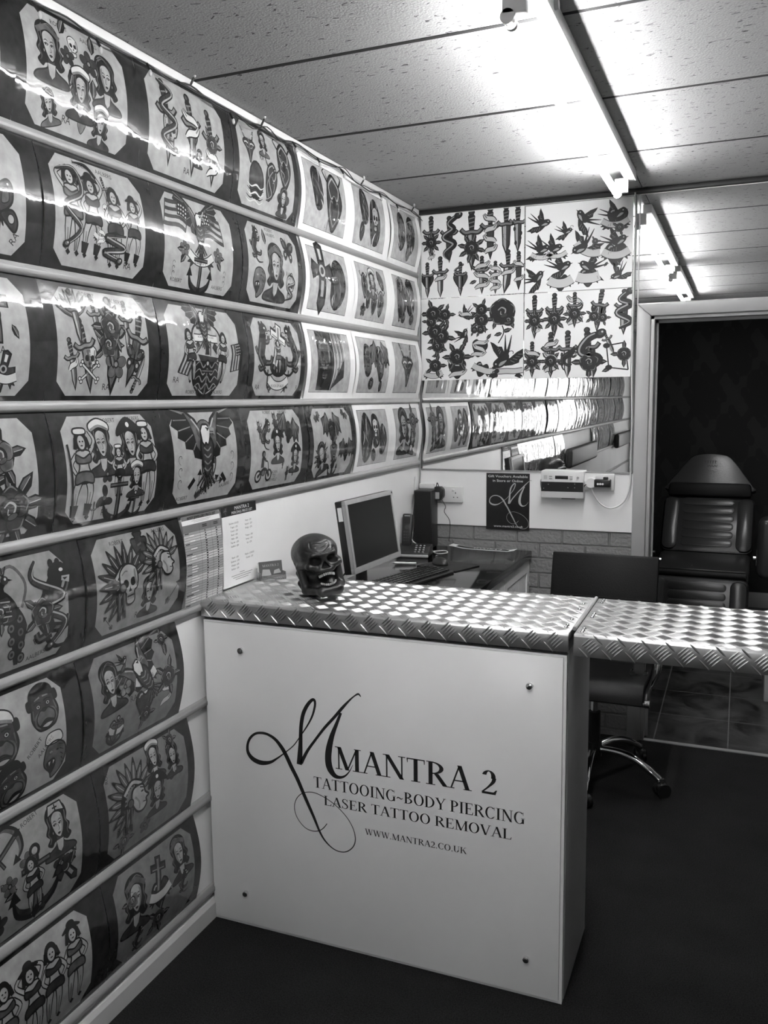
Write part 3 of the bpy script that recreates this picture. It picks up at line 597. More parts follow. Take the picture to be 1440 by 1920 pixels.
    def tiger(s):
        s.ol([(-.3, .1), (-.2, .36), (.1, .42), (.34, .25), (.36, -.05), (.24, -.3), (-.02, -.46), (-.1, -.3), (-.28, -.1)], 'm', .04); s.ol([(-.22, -.04), (0, .02), (.06, -.16), (-.06, -.34), (-.16, -.2)], 'k', .02); s.poly([(-.16, -.04), (-.13, -.14), (-.1, -.03)], 'w').poly([(-.02, -.02), (-.02, -.12), (.03, -.04)], 'w')
        for k in range(5): s.st([(.14+.03*k, .32-.12*k), (.3, .26-.13*k)], [.03, .01], 'k')
        return s.ell(-.1, .2, .04, .025, 'l').ell(-.1, .2, .016, .016, 'k').ell(.1, .2, .04, .025, 'k')
    def propeller(s):
        for k in range(3):
            a = 90+120*k; c = np.array([math.cos(R(a)), math.sin(R(a))]); s.ell(c[0]*.27, c[1]*.27, .22, .13, 'd', a+20, .03)
        return s.ell(0, 0, .1, .1, 'm', 0, .03)
    def arrow(s): return s.st([(-.4, -.4), (.3, .3)], .03, 'k').poly([(.42, .42), (.36, .14), (.14, .36)], 'k').poly([(-.4, -.4), (-.2, -.4), (-.1, -.22), (-.3, -.26)], 'm').poly([(-.4, -.4), (-.4, -.2), (-.22, -.1), (-.26, -.3)], 'd')
    def drops(s, n=3):
        for k in range(n): s.ell(s.rs.uniform(-.1, .1), -.1*k, .03, .05, 'k')
        return s
    def bike(s):
        for x in (-.28, .28): s.ell(x, -.28, .18, .18, 'k').ell(x, -.28, .12, .12, 'p').ell(x, -.28, .05, .05, 'd')
        s.st([(-.28, -.28), (-.05, -.1), (.12, -.12), (.28, -.28)], .08, 'k').st([(.28, -.28), (.18, .08), (.06, .12)], .04, 'k').ell(-.02, -.2, .1, .08, 'm', 0, .02).st([(-.1, -.05), (-.08, .2), (.08, .14)], [.16, .12, .05], 'd').ell(-.06, .32, .1, .1, 'k').ell(-.03, .31, .06, .06, 'm'); return s
    def imp(s):
        s.st([(-.06, -.45), (-.04, -.2), (0, -.1), (.05, -.22), (.07, -.45)], .09, 'd').ol([(-.12, -.1), (-.12, .15), (.12, .15), (.12, -.1)], 'd', .03).ell(0, .28, .14, .13, 'k').ell(.02, .27, .09, .08, 'm').st([(.1, .1), (.26, .2), (.24, .34)], .06, 'd').st([(-.1, .1), (-.24, 0)], .06, 'd').poly([(-.12, .36), (-.1, .5), (-.04, .38)], 'k').poly([(.12, .36), (.1, .5), (.04, .38)], 'k'); return s
    def scroll(s, x, y, sc, n=3, fx=1):
        a = np.linspace(0, 4.6, 14); s.at(x, y, sc, 0, fx).st(np.stack([a*.1*np.cos(a), a*.1*np.sin(a)], 1), [.05, .05, .02], 'd'); return s
    def nouveau(s, dens=7, tone='k', sk=None):          # dark airbrushed shape with pale edges
        rr = s.rs
        base = [(rr.uniform(.23, .33)*math.cos(a), rr.uniform(.42, .5)*math.sin(a)) for a in np.linspace(0, 2*math.pi, 9)[:-1]]
        s.poly(cr(base, 5, True), 'k'); s.poly(cr([(x*.7+.03, y*.7-.04) for x, y in base], 5, True), 'd')
        for k in range(dens):
            x, y = rr.uniform(-.2, .2), rr.uniform(-.36, .36); l = rr.uniform(.08, .2); a = rr.uniform(60, 130); c, n = math.cos(R(a)), math.sin(R(a)); b = rr.uniform(-.06, .06)
            s.st([(x-c*l, y-n*l), (x+b, y), (x+c*l, y+n*l)], [.006, rr.uniform(.02, .05), .006], rr.choice('mgglw'))
        if sk:
            A, o = s.A, s.o; s.o = A @ np.array([0, .06])+o; s.A = A*.5; s.skull(sk); s.A, s.o = A, o
        return s
    def ornate(s):
        s.ol([(0, .45), (-.2, .3), (-.26, 0), (-.16, -.3), (0, -.48), (.16, -.3), (.26, 0), (.2, .3)], 'd', .04)
        for d in (-1, 1):
            s.st([(0, .4), (d*.18, .24), (d*.12, .05), (0, .1)], .03, 'l').st([(0, -.4), (d*.16, -.2), (d*.14, 0), (d*.02, -.04)], .03, 'g').st([(d*.22, .3), (d*.34, .44), (d*.26, .5)], [.05, .03, .01], 'k')
        return s.ell(0, .0, .07, .1, 'k')
    def mask(s):
        def h():
            s.st([(.02, .05), (.2, .2), (.36, .46)], [.14, .12, .02], 'k').st([(.05, .08), (.2, .22), (.32, .4)], [.04, .04, .01], 'l').ol([(0, .1), (.22, .14), (.34, .02), (.2, -.12), (.1, -.3), (0, -.5)], 'd', .03).st([(.06, .02), (.16, .05), (.26, .02)], .04, 'w').st([(.04, -.1), (.14, -.08), (.18, -.02)], .03, 'g').st([(.1, .16), (.22, .3), (.3, .3)], .02, 'w')
        return s.mirror(h).st([(0, .2), (0, -.46)], .03, 'g')

def sheet_mesh(name, art, W, H, mapf, style, mats, strips=18, bow=True, ext=0, paper='p'):
    """border, paper and drawing as one mesh, bent over mapf(u,v,layer)->(pos, normal)"""
    P = []
    P.append((np.array([(0, 0), (W+ext, 0), (W+ext, H), (0, H)]), {'dark': 'b', 'white': 'W', 'plain': 'W'}[style], 0))
    if style == 'dark':
        a, b, c = .034, .014, .034
        P.append((np.array([(a, b+c), (a+c, b), (W-a-c, b), (W-a, b+c), (W-a, H-b-c), (W-a-c, H-b), (a+c, H-b), (a, H-b-c)]), paper, 1))
    elif style == 'white':
        a, b = .032, .026; P.append((np.array([(a, b), (W-a, b), (W-a, H-b), (a, H-b)]), 'k', 1)); e = .0016; P.append((np.array([(a+e, b+e), (W-a-e, b+e), (W-a-e, H-b-e), (a+e, H-b-e)]), 'q', 2))
    P += [(p, t, l+2) for p, t, l in art.P]
    bm = bmesh.new()
    ncut = strips if bow else 0
    for p, t, l in P:
        p = np.clip(p, [0, 0], [W+ext, H])
        q = [p[0]]
        for a in p[1:]:
            if np.abs(a-q[-1]).max() > 1e-6: q.append(a)
        if len(q) > 1 and np.abs(q[0]-q[-1]).max() < 1e-6: q.pop()
        if len(q) < 3: continue
        if len(q) > 4:
            tris = geometry.tessellate_polygon([[Vector((a[0], a[1], 0)) for a in q]])
        else: tris = [tuple(range(len(q)))]
        vs = [bm.verts.new((a[0], a[1], l*.001)) for a in q]
        for tr in tris:
            try: f = bm.faces.new([vs[i] for i in tr]); f.material_index = TONES.index(t)
            except ValueError: pass
    if ncut:
        for k in range(1, ncut):
            bmesh.ops.bisect_plane(bm, geom=bm.verts[:]+bm.edges[:]+bm.faces[:], dist=1e-7, plane_co=(0, H*k/ncut, 0), plane_no=(0, 1, 0))
    nrm = []
    n0 = Vector(mapf(W/2, H/2, 0)[1])
    for v in bm.verts:
        p, n = mapf(v.co.x, v.co.y, round(v.co.z/.001)); v.co = p; nrm.append(n)
    for f in bm.faces:
        f.normal_update(); f.smooth = True
        if f.normal.dot(n0) < 0: f.normal_flip()
    me = bpy.data.meshes.new(name); bm.to_mesh(me); bm.free()
    for m in mats: me.materials.append(m)
    if bow: me.normals_split_custom_set_from_vertices(nrm)
    o = bpy.data.objects.new(name, me); COL.objects.link(o)
    return o
# ------------------------------------------------------------------ the room
CZ = 2.575; YB = 4.16; YF = -5.0; XR = 3.0
struct(MB().box(-.15, 0, YF, 4.3, -.05, 2.75).build('wall_left', M_white))
wb = MB()
wb.box(0, 1.124, YB, 4.30, 1.012, 2.7); wb.box(1.124, 2.03, YB, 4.30, 2.03, 2.7); wb.box(2.03, XR, YB, 4.30, -.05, 2.7)
struct(wb.build('wall_back', M_white))
bk = MB().box(0, 1.124, 4.168, 4.30, -.05, 1.012).build('brickwork', M_brick); bk.parent = bpy.data.objects['wall_back']
struct(MB().box(XR, XR+.15, YF, 4.3, -.05, 2.75).build('wall_right', mat('dark_painted_wall', .10, .6)))
wf = MB().box(0, XR, YF-.15, YF, -.05, .5).box(0, XR, YF-.15, YF, 2.15, 2.75).box(0, .65, YF-.15, YF, .5, 2.15).box(2.35, XR, YF-.15, YF, .5, 2.15)
struct(wf.build('wall_front', M_white))
wi = struct(MB().box(.65, 2.35, YF-.1, YF-.04, .5, .55).box(.65, 2.35, YF-.1, YF-.04, 2.1, 2.15).box(.65, .7, YF-.1, YF-.04, .55, 2.1).box(2.3, 2.35, YF-.1, YF-.04, .55, 2.1).box(1.47, 1.53, YF-.1, YF-.04, .55, 2.1).build('window_1', M_trim))
M_pane = bpy.data.materials.new('window_glass'); M_pane.use_nodes = True
_n = M_pane.node_tree; _t = _n.nodes.new('ShaderNodeBsdfTransparent'); _g = _n.nodes.new('ShaderNodeBsdfGlossy'); _g.inputs['Roughness'].default_value = .02; _x = _n.nodes.new('ShaderNodeMixShader'); _x.inputs[0].default_value = .06
_n.links.new(_t.outputs[0], _x.inputs[1]); _n.links.new(_g.outputs[0], _x.inputs[2]); _n.links.new(_x.outputs[0], _n.nodes['Material Output'].inputs['Surface'])
for k, (a, b) in enumerate(((.7, 1.47), (1.53, 2.3))): MB().box(a, b, YF-.075, YF-.069, .55, 2.1).build('window_pane', M_pane, wi)
pl = bpy.data.lights.new('window_portal', 'AREA'); pl.shape = 'RECTANGLE'; pl.size = 1.6; pl.size_y = 1.55; pl.cycles.is_portal = True
plo = bpy.data.objects.new('window_portal', pl); COL.objects.link(plo); plo.location = (1.5, YF-.02, 1.325); plo.rotation_euler = (R(90), 0, R(180))

struct(MB().box(-.15, XR+.15, YF-.15, 4.165, -.06, 0).build('floor', M_carpet))
struct(MB().box(.0, 3.2, 4.165, 7.2, -.06, 0).build('floor_tiled', M_tile))
struct(MB().box(1.13, 2.03, 4.150, 4.178, 0, .004).build('trim_1', mat('aluminium_threshold', .75, .45, metal=1)))

ce = MB().box(-.15, XR+.15, YF-.15, 4.3, CZ+.014, CZ+.05)
ceil = struct(ce.build('ceiling', mat('dark_ceiling_void', .008, .9)))
M_joint = mat('black_joint_bar', .006, .8)
ys = [4.165]+[3.532-.6485*k for k in range(14)]
for k in range(len(ys)-1):
    a, b = ys[k+1]+.008, ys[k]-.008
    if k: MB().box(0, XR, b, b+.016, CZ-.0004, CZ+.0139).build('tile_joint', M_joint, ceil)
    rr = random.Random(k); tl = MB(); d = rr.uniform(0, .004)
    tl.add([(0, a, CZ+.001), (1.075, a, CZ+d), (1.075, b, CZ+.001), (0, b, CZ+d*.5), (0, a, CZ+.013), (1.075, a, CZ+.013), (1.075, b, CZ+.013), (0, b, CZ+.013)], [(0, 1, 2, 3), (4, 7, 6, 5), (0, 4, 5, 1), (1, 5, 6, 2), (2, 6, 7, 3), (3, 7, 4, 0)])
    tl.box(1.079, XR, a, b, CZ, CZ+.013)
    tl.build('ceiling_tile', M_ceil, ceil)

# back room seen through the doorway
struct(MB().box(.0, 3.2, 7.2, 7.3, -.05, 2.7).build('wall_far', M_damask))
struct(MB().box(.72, .80, 4.3, 7.2, -.05, 2.7).build('wall_far_left', M_damask))
struct(MB().box(3.2, 3.3, 4.3, 7.2, -.05, 2.7).build('wall_far_right', M_damask))
struct(MB().box(.7, 3.3, 4.3, 7.3, 2.4, 2.45).build('ceiling_far', mat('grey_painted_ceiling', .10, .8)))
struct(MB().box(.8, 3.2, 7.182, 7.2, .0, .12).build('baseboard_far', M_trim, bevel=.004))

bl_ = thing('added_chair_light', 'unseen square light added to brighten the tattoo chair in the back room', 'ceiling light', (1.55, 5.05, 2.4))  # added lamp, out of view, to lift the dark back room and chair
MB().box(-.16, .16, -.16, .16, -.03, -.001).build('added_light_housing', mat('light_housing_enamel', .5, .4), bl_); MB().box(-.14, .14, -.14, .14, -.034, -.0305).build('diffuser', mat('added_light_glow', .8, .5, emit=7.0), bl_)
# doorway lining and architrave
dm = M_trim
df = struct(MB().box(1.122, 1.146, 4.150, 4.31, 0, 2.016).box(2.006, 2.03, 4.150, 4.31, 0, 2.016).box(1.122, 2.03, 4.150, 4.31, 1.996, 2.02).build('door_1', dm, bevel=.002))
def arch(pts2, name):
    return MB().prism(pts2, 'y', 4.134, 4.1595).build(name, dm, df, bevel=.006)
arch([(1.068, 0), (1.130, 0), (1.130, 2.010), (1.068, 2.066)], 'architrave')
arch([(2.022, 0), (2.084, 0), (2.084, 2.066), (2.022, 2.010)], 'architrave')
arch([(1.068, 2.067), (2.084, 2.067), (2.022, 2.011), (1.130, 2.011)], 'architrave')
MB().box(1.146, 1.158, 4.215, 4.235, 0, 1.996).box(1.146, 2.006, 4.215, 4.235, 1.984, 1.996).build('door_stop', dm, df)

struct(MB().prism([(0, 0), (.018, 0), (.018, .052), (.012, .066), (0, .07)], 'y', -4.9, 2.197).build('baseboard_left', M_skirt))
struct(MB().box(0, .02, -4.9, 4.13, 2.551, 2.573).build('trim_2', mat('white_wall_angle', .66, .3), bevel=.002))
struct(MB().box(.012, XR, 4.136, 4.158, 2.551, 2.5725).build('trim_3', mat('black_wall_angle', .012, .5), bevel=.004))

# rails the flash sheets are slotted into
RL = ['highest', 'second', 'third', 'fourth', 'fifth', 'sixth', 'seventh', 'lowest']
for k, (zt, zb) in enumerate(zip((2.271, 1.966, 1.657, 1.343, 1.038, .732, .421, .113), (2.247, 1.939, 1.631, 1.315, 1.012, .705, .390, .083))):
    h = zt-zb
    prof = [(0, zb), (.011, zb), (.017, zb+.25*h), (.0175, zb+.6*h), (.014, zb+.8*h), (.012, zt), (0, zt)]
    y1 = 4.13 if k < 4 else 2.19
    o = MB().prism(prof, 'y', -4.9, y1).build('display_rail', M_rail, bevel=.0012, seg=1)
    tag(o, f'{RL[k]} grey rail holding flash sheets along the left wall' if k else 'highest grey rail holding flash sheets, under the top row', 'rail', 'rails on the left wall')

# mirror on the back wall, and the strip of it over the doorway
mt = thing('wall_mirror', 'big mirror on the back wall behind the four posters', 'mirror', (0, 0, 0))
MB().box(.016, 1.066, 4.1555, 4.1598, 1.297, 2.548).build('mirror_glass', M_mirror, mt)
MB().box(.010, .016, 4.150, 4.1598, 1.297, 2.548).build('edge_strip', M_dark, mt)
MB().box(.010, 1.066, 4.153, 4.1598, 1.291, 1.297).build('bottom_clip', M_greycable, mt)
m2 = thing('wall_mirror', 'mirror strip above the doorway reflecting the ceiling lights', 'mirror', (0, 0, 0))
MB().box(1.072, 2.9, 4.1555, 4.1598, 2.072, 2.548).build('mirror_glass', M_mirror, m2)
MB().box(1.068, 1.072, 4.1535, 4.1598, 2.072, 2.548).build('edge_strip', M_trim, m2)

# ------------------------------------------------------------------ fluorescent lights
def fluorescent(y0, y1, label):
    t = thing('fluorescent_light', label, 'ceiling light', (1.0, (y0+y1)/2, CZ), 0, 'fluorescent ceiling lights')
    l = (y1-y0)/2
    MB().box(.045, .087, -l-.03, l+.03, -.042, -.001).build('batten_body', M_batten, t, bevel=.003)
    MB().cyl((.018, -l+.02, -.100), (.018, l-.02, -.100), .013, 20).build('tube', M_tube, t)
    for s in (-1, 1):
        MB().cyl((.018, s*(l-.02), -.100), (.018, s*(l-.035), -.100), .0138, 20).build('tube_cap', M_batten, t)
        MB().box(.006, .06, s*l-.012, s*l+.012, -.092, -.036).cyl((.018, s*l-.012, -.097), (.018, s*l+.012, -.097), .0145, 20).build('lampholder', M_batten, t, bevel=.002)
    MB().cyl((.07, -l+.16, -.02), (.097, -l+.16, -.02), .011, 16).build('starter', M_batten, t)
    return t
fluorescent(1.97, 3.79, 'fluorescent tube light over the counter, nearest the doorway')
fluorescent(-.17, 1.64, 'fluorescent tube light behind the viewer, seen only in the mirror strip')
# ------------------------------------------------------------------ flash sheets on the left wall
RT = [2.271, 1.966, 1.657, 1.343, 1.038, .732, .421, .113]           # tops of the eight rails
RB = [2.247, 1.939, 1.631, 1.315, 1.012, .705, .390, .083]
ROWZ = [(RT[0], 2.553)]+[(RT[k+1], RB[k]) for k in range(7)]
GF = 'dark bordered tattoo flash sheets on the left wall'
GW = 'white bordered tattoo prints at the far end of the left wall'
BOW = .026
_kt = np.linspace(0, 1, 19); _ks = np.sin(np.pi*_kt)
def KN(t): return float(np.interp(t, _kt, _ks))   # straight between the sheet's fold lines, so every layer stays parallel
def wallmap(y0, z0, W, H, bow, ph):
    def f(u, v, l):
        t = min(max(v/H, 0), 1); x = .006+bow*KN(t)+l*5e-5
        dz = bow*math.pi/H*math.cos(math.pi*t); n = Vector((1, 0, -dz)).normalized()
        return (x, y0+u, z0+v), n
    return f
ORD = ['top', 'second', 'third', 'fourth', 'fifth', 'sixth', 'seventh', 'bottom']
made = {}
def sheet(row, y0, y1, style, label, draw, seed=0, ext=0):
    z0, z1 = ROWZ[row]; z0 -= .002; z1 += .002
    W, H = y1-y0, z1-z0
    a = Art(seed)
    kx, ky, ks = (.88, .95, .92) if style == 'dark' else (.88, .9, 1.0)
    def q(x, y, s, rot=0, fx=1): return a.at((.5+(x-.5)*kx)*W, (.5+(y-.5)*ky)*H, s*H*ks, rot, fx)
    draw(a, q, W, H)
    rr = random.Random(seed*7+row)
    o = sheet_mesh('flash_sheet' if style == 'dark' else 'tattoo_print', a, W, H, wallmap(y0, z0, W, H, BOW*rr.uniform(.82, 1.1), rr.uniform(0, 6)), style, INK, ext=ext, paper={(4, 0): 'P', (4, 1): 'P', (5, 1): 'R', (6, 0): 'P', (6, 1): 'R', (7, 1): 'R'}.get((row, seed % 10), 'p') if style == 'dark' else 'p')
    tag(o, label, 'tattoo flash sheet' if style == 'dark' else 'tattoo print', GF if style == 'dark' else GW)
    made[(row, round(y0, 2))] = o
    return o
def names(a, W, H, where):
    for txt, x, y, r in where: a.text(txt, x*W, y*H, .011 if txt != 'RA' else .017, r, 'd')

def d01(a, q, W, H):
    q(.24, .64, .52).lady('band'); q(.76, .6, .5, 0, -1).lady(); q(.5, .4, .44).lady('sailor'); q(.47, .78, .2).skull(); q(.4, .68, .2).flower(); q(.6, .7, .26).flower()
    for x, y, an in ((.36, .85, 60), (.44, .6, 250), (.65, .8, 80), (.62, .58, 270)): q(x, y, 1).leaf(0, 0, .2, an)
    q(.22, .2, .3, 20).lady(None, 'm'); q(.7, .2, .36).lady('sailor'); q(.52, .14, .14).heart('g'); names(a, W, H, [('ROBERT', .32, .88, 0), ('AALBERS', .55, .86, 0), ('RA', .36, .14, 0)])
def d02(a, q, W, H):
    q(.24, .52, .84, 4).dagger('d', 'l', .8).snake([(-.1, .5), (.16, .38), (-.1, .2), (.16, .02), (-.12, -.16), (.12, -.32)], .09); q(.27, .44, .4).skull('l')
    q(.54, .5, .84, 3).dagger('m', 'l', .9).ribbon(2, .36, .1, -.05, .3); q(.54, .46, .26).heart('d'); q(.8, .46, .8, 6).dagger('d').ribbon(2, .34, .09, -.4, .0); q(.8, .5, .3).rose('d', 3); q(.63, .3, .2).lady(); names(a, W, H, [('RA', .46, .12, 0)])
def d03(a, q, W, H):
    q(.2, .72, .42).mask(); q(.45, .82, .32).lady(None, 'm'); q(.8, .66, .62).ornate(); q(.76, .62, .4, 10).snake([(-.1, -.4), (.1, -.2), (-.1, 0), (.1, .2), (0, .4)], .1)
    q(.3, .34, .55).ell(0, 0, .3, .4, 'd', 10, .05)
    for k in range(5): a.st([(-.38, -.1-.08*k), (-.2, -.16-.08*k), (0, -.1-.08*k), (.2, -.16-.08*k), (.34, -.1-.08*k)], [.01, .045, .01], 'wk'[k % 2])
    q(.55, .4, .52, -10).ornate().snake([(-.1, -.5), (.12, -.3), (-.1, 0), (.1, .3)], .1); q(.78, .22, .36).flower('d').lady(); names(a, W, H, [('RA', .38, .6, 0)])
def d10(a, q, W, H): q(.76, .34, .5, 25).butterfly(); q(.5, .78, .5, -10).panther(); q(.5, .3, .4).butterfly(); names(a, W, H, [('RA', .84, .12, 60)])
def d11(a, q, W, H):
    q(.2, .52, .8).pinup(None, 2, 'm').snake([(-.2, .4), (.1, .46), (.16, .2), (-.12, .02), (.12, -.2), (-.1, -.4)], .07)
    q(.4, .5, .76).pinup('dark', 1); a.st([(.14, .48), (0, .6), (-.22, .6)], [.05, .05, .01], 'k'); q(.48, .34, .2).banner(1, .2).ribbon(2, .6, .2)
    q(.63, .46, .76).pinup(None, 0).snake([(.2, -.1), (-.18, -.16), (.18, -.26), (-.2, -.34), (.1, -.42)], .08); q(.56, .74, .3, 8).dagger(); q(.53, .58, .12).skull(); q(.84, .46, .66).pinup('dark', 1); names(a, W, H, [('ROBERT', .3, .9, -3), ('AALBERS', .5, .89, -3), ('RA', .72, .12, 0)])
def d12(a, q, W, H):
    q(.5, .24, .5).anchor(); q(.3, .6, .5, -20, -1).flag(.75, .6); q(.56, .6, .5, 10).flag(.75, .55); q(.5, .66, .62).eagle('k')
    for x, f in ((.28, 1), (.74, -1)): q(x, .44, .2).flower('m'); q(x, .4, 1); a.leaf(0, 0, .14, 270-f*30).leaf(0, .02, .14, 180 if f > 0 else 0).leaf(.02*f, -.02, .14, 230 if f > 0 else 310)
    for fx in (1, -1):
        for k in range(3): a.scroll((.5-fx*.3)*W, (.28-.05*k)*H, .1*H, 3, fx)
    q(.5, .38, .46).banner(1, .17, .16, 'LIBERTY'); names(a, W, H, [('ROBERT', .17, .1, 0), ('AALBERS', .66, .1, 0)])
def d13(a, q, W, H):
    q(.53, .44, .72).lady('band'); q(.36, .74, .34, 12).leaf(0, 0, .6, 80); q(.18, .72, .46).panther(); q(.79, .74, .34, -8).butterfly(); q(.22, .27, .42).tiger(); q(.82, .28, .34).skull('l').snake([(-.3, -.5), (.2, -.3), (-.2, 0), (.3, .2), (0, .5)], .14); names(a, W, H, [('ROBERT', .42, .9, 0), ('AALBERS', .42, .845, 0), ('RA', .7, .42, 0)])
def d20(a, q, W, H):
    q(.72, .68, .5).cross('m'); q(.7, .64, .24).heart('m'); q(.84, .6, 1).leaf(0, 0, .14, 300).leaf(-.25, 0, .14, 240); q(.76, .2, .34, -15).celtic().banner(.9, .2); q(.3, .5, .7).cross('d'); names(a, W, H, [('RA', .68, .37, 0)])
def d21(a, q, W, H):
    q(.22, .72, .5, 8).feathers(9, 30, 150, .0, .5, 'm').dagger('d'); q(.3, .38, .7, 14).dagger('m', 'g'); q(.33, .34, .3).skull(); q(.33, .24, .3).bones()
    q(.42, .7, .5, 6).dagger('m'); q(.17, .3, .48, 14).dagger('d').ribbon(1, .3, .12); q(.57, .48, .92).dagger('k', 'm', 1.2); q(.56, .66, .38).rose('d', 6); q(.6, .32, .34).flower('m'); q(.52, .5, .34).rose('d', 5)
    q(.74, .68, .5, -2).dagger('m'); q(.82, .48, .8, -18).dagger('d', 'm'); q(.8, .38, .3, -15).butterfly(); q(.86, .24, .42, 155).dagger('m'); q(.64, .2, .2).drops(); names(a, W, H, [('ROBERT', .32, .9, -3), ('AALBERS', .56, .88, -3), ('RA', .48, .1, 0)])
def d22(a, q, W, H):
    q(.22, .55, .34, -100).flag(.9, .6); q(.86, .6, .34, -80).flag(.9, .6); q(.52, .42, .9).ship(); q(.5, .78, .55).eagle('d'); q(.3, .46, .6, 8).pinup(None, 0, 'd'); q(.73, .46, .6, -8, -1).pinup(None, 0, 'd'); q(.52, .2, .44).anchor(); q(.51, .62, .5).banner(.9, .14, -.12, 'ACROSS THE OCEAN'); names(a, W, H, [('RA', .14, .18, 0), ('ROBERT', .3, .07, 0), ('AALBERS', .6, .07, 0)])
def d23(a, q, W, H):
    q(.22, .6, .7, 5).panther(); q(.8, .6, .7, -5, -1).panther(); q(.5, .66, .6, -22).cross('w'); q(.5, .4, .46).ell(0, 0, .5, .32, 'k')
    for k in range(6): a.st([(-.45+.18*k, -.1), (-.3+.14*k, .16), (-.4+.17*k, .3)], [.1, .05, .01], 'dm'[k % 2])
    q(.5, .52, .46).pinup(None, 2, 'm')
    for k in range(7): q(.3+.07*k, .84-.03*abs(k-3), .14).ell(0, 0, .4, .4, 'l', 0, .08)
    for d in (-1, 1): q(.5, .3, .5).st([(d*.55, .1), (d*.5, -.3), (d*.3, -.5)], [.05, .06, .02], 'k')
    q(.52, .2, .5).banner(1, .2, .14, 'ROCK OF AGES'); names(a, W, H, [('RA', .14, .12, 0), ('RA', .86, .12, 0)])
def d30(a, q, W, H): q(.68, .68, .42, 10).rose('m', 5); q(.6, .46, .4).st([(.1, .3), (0, 0), (-.16, -.4)], .06, 'k').leaf(0, 0, .5, 20).leaf(-.05, -.2, .4, 200); q(.74, .24, .56).rose('d', 9, 10); q(.3, .5, .5).rose('d', 7); names(a, W, H, [('RA', .3, .1, 0)])
def d31(a, q, W, H):
    q(.19, .46, .84).pinup('sailor', 1, 'm'); a.st([(-.22, .34), (-.16, -.46)], .03, 'k'); q(.39, .68, .5).lady('sailor'); q(.7, .66, .5).lady('pirate'); q(.87, .5, .84, 0, -1).pinup('sailor', 0, 'd'); q(.55, .22, .5).anchor(); q(.55, .46, .5).pinup('sailor', 0, 'k'); q(.4, .22, .26).propeller(); q(.74, .36, .34).lady('sailor'); q(.74, .12, .26).anchor(); q(.3, .1, .2).dagger(); q(.42, .44, .2).flower(); names(a, W, H, [('ROBERT', .44, .89, 0), ('AALBERS', .67, .9, 0), ('RA', .4, .08, 0)])
def d32(a, q, W, H):
    q(.5, .56, .95).eagle('k'); q(.5, .78, .3).ell(0, 0, .5, .4, 'm', 0, .04); q(.52, .36, .44).shield(); pass
    for fx in (1, -1):
        for k in range(3): a.scroll((.5-fx*.33)*W, (.5-.12*k)*H, .14*H, 3, fx)
    for k in range(-2, 3): q(.5+.06*k, .2, .3, -20*k).arrow()
    q(.28, .22, .14, 45).st([(-.5, 0), (.5, 0)], .4, 'k'); q(.76, .24, .14, -45).st([(-.5, 0), (.5, 0)], .4, 'k'); names(a, W, H, [('ROBERT', .14, .08, 0), ('AALBERS', .68, .14, 8), ('RA', .46, .1, 0)])
def d33(a, q, W, H):
    q(.26, .3, .46).bike(); q(.3, .7, .4, -20).panther(); q(.2, .74, .26).imp(); q(.5, .8, .34).imp(); q(.72, .68, .56, -20).bat(); q(.5, .52, .42).lady('pirate'); q(.6, .28, .12).imp(); q(.7, .16, .22).imp(); q(.84, .34, .36).lady('pirate'); q(.82, .2, .2).imp(); names(a, W, H, [('BORN', .42, .2, 0), ('TO', .44, .155, 0), ('RAISE HELL!', .34, .11, 0), ('ROBERT', .34, .91, 0), ('AALBERS', .58, .91, 0)])
def d34(a, q, W, H):
    q(.48, .66, .6).bat(); q(.5, .58, .42).skull('m'); q(.5, .36, .28).ol([(-.4, .3), (.4, .3), (0, -.5)], 'm', .05); q(.18, .84, .2, 30).bat(); q(.84, .86, .2, -30).bat(); q(.22, .3, .46, 20).feathers(9, 20, 200, .05, .5, 'd').lady(); q(.52, .16, .34).anchor().imp(); q(.82, .32, .5).bat(); names(a, W, H, [('RA', .34, .28, 0)])
def d40(a, q, W, H): q(.5, .46, .86, 3).peacock(); q(.5, .7, .5).st([(-.3, .3), (.1, .45), (.35, .1), (.2, -.3)], .06, 'm'); q(.4, .56, .3).rose('d', 4); q(.83, .5, .84, -4).panther().snake([(-.2, .5), (-.26, .3), (.16, .1), (-.16, -.02), (.2, -.2), (.0, -.46)], .09); q(.74, .46, .36).rose('d', 5); q(.2, .5, .6).rose('d', 6); names(a, W, H, [('AALBERS', .6, .08, 6), ('RA', .66, .2, 30)])
def d41(a, q, W, H):
    q(.33, .5, .78, 6).chief(True); q(.76, .62, .66, 0).chief(); q(.54, .8, .34).ol([(-.2, .5), (.2, .5), (.14, .34), (.36, .3), (.3, 0), (0, -.5), (-.3, 0), (-.36, .3), (-.14, .34)], 'd', .06, 3).st([(-.1, .1), (.1, .16)], .06, 'm'); q(.6, .3, .42).lady('band'); q(.16, .14, .2, 90).arrow(); q(.9, .24, .3).arrow(); names(a, W, H, [('ROBERT', .26, .87, 0), ('AALBERS', .68, .9, 0), ('RA', .46, .12, 0)])
def d50(a, q, W, H):
    q(.8, .72, .42, 6).bulldog('dark'); q(.42, .6, .5, 0).bulldog('white'); q(.86, .24, .4).tiger(); q(.86, .42, .24).ol([(-.4, -.1), (-.3, .3), (.3, .3), (.4, -.1)], 'w', .05); q(.5, .18, .42, 20).bulldog('dark'); q(.2, .3, .5).tiger(); names(a, W, H, [('ROBERT', .62, .36, 38), ('AALBERS', .7, .32, 38)])
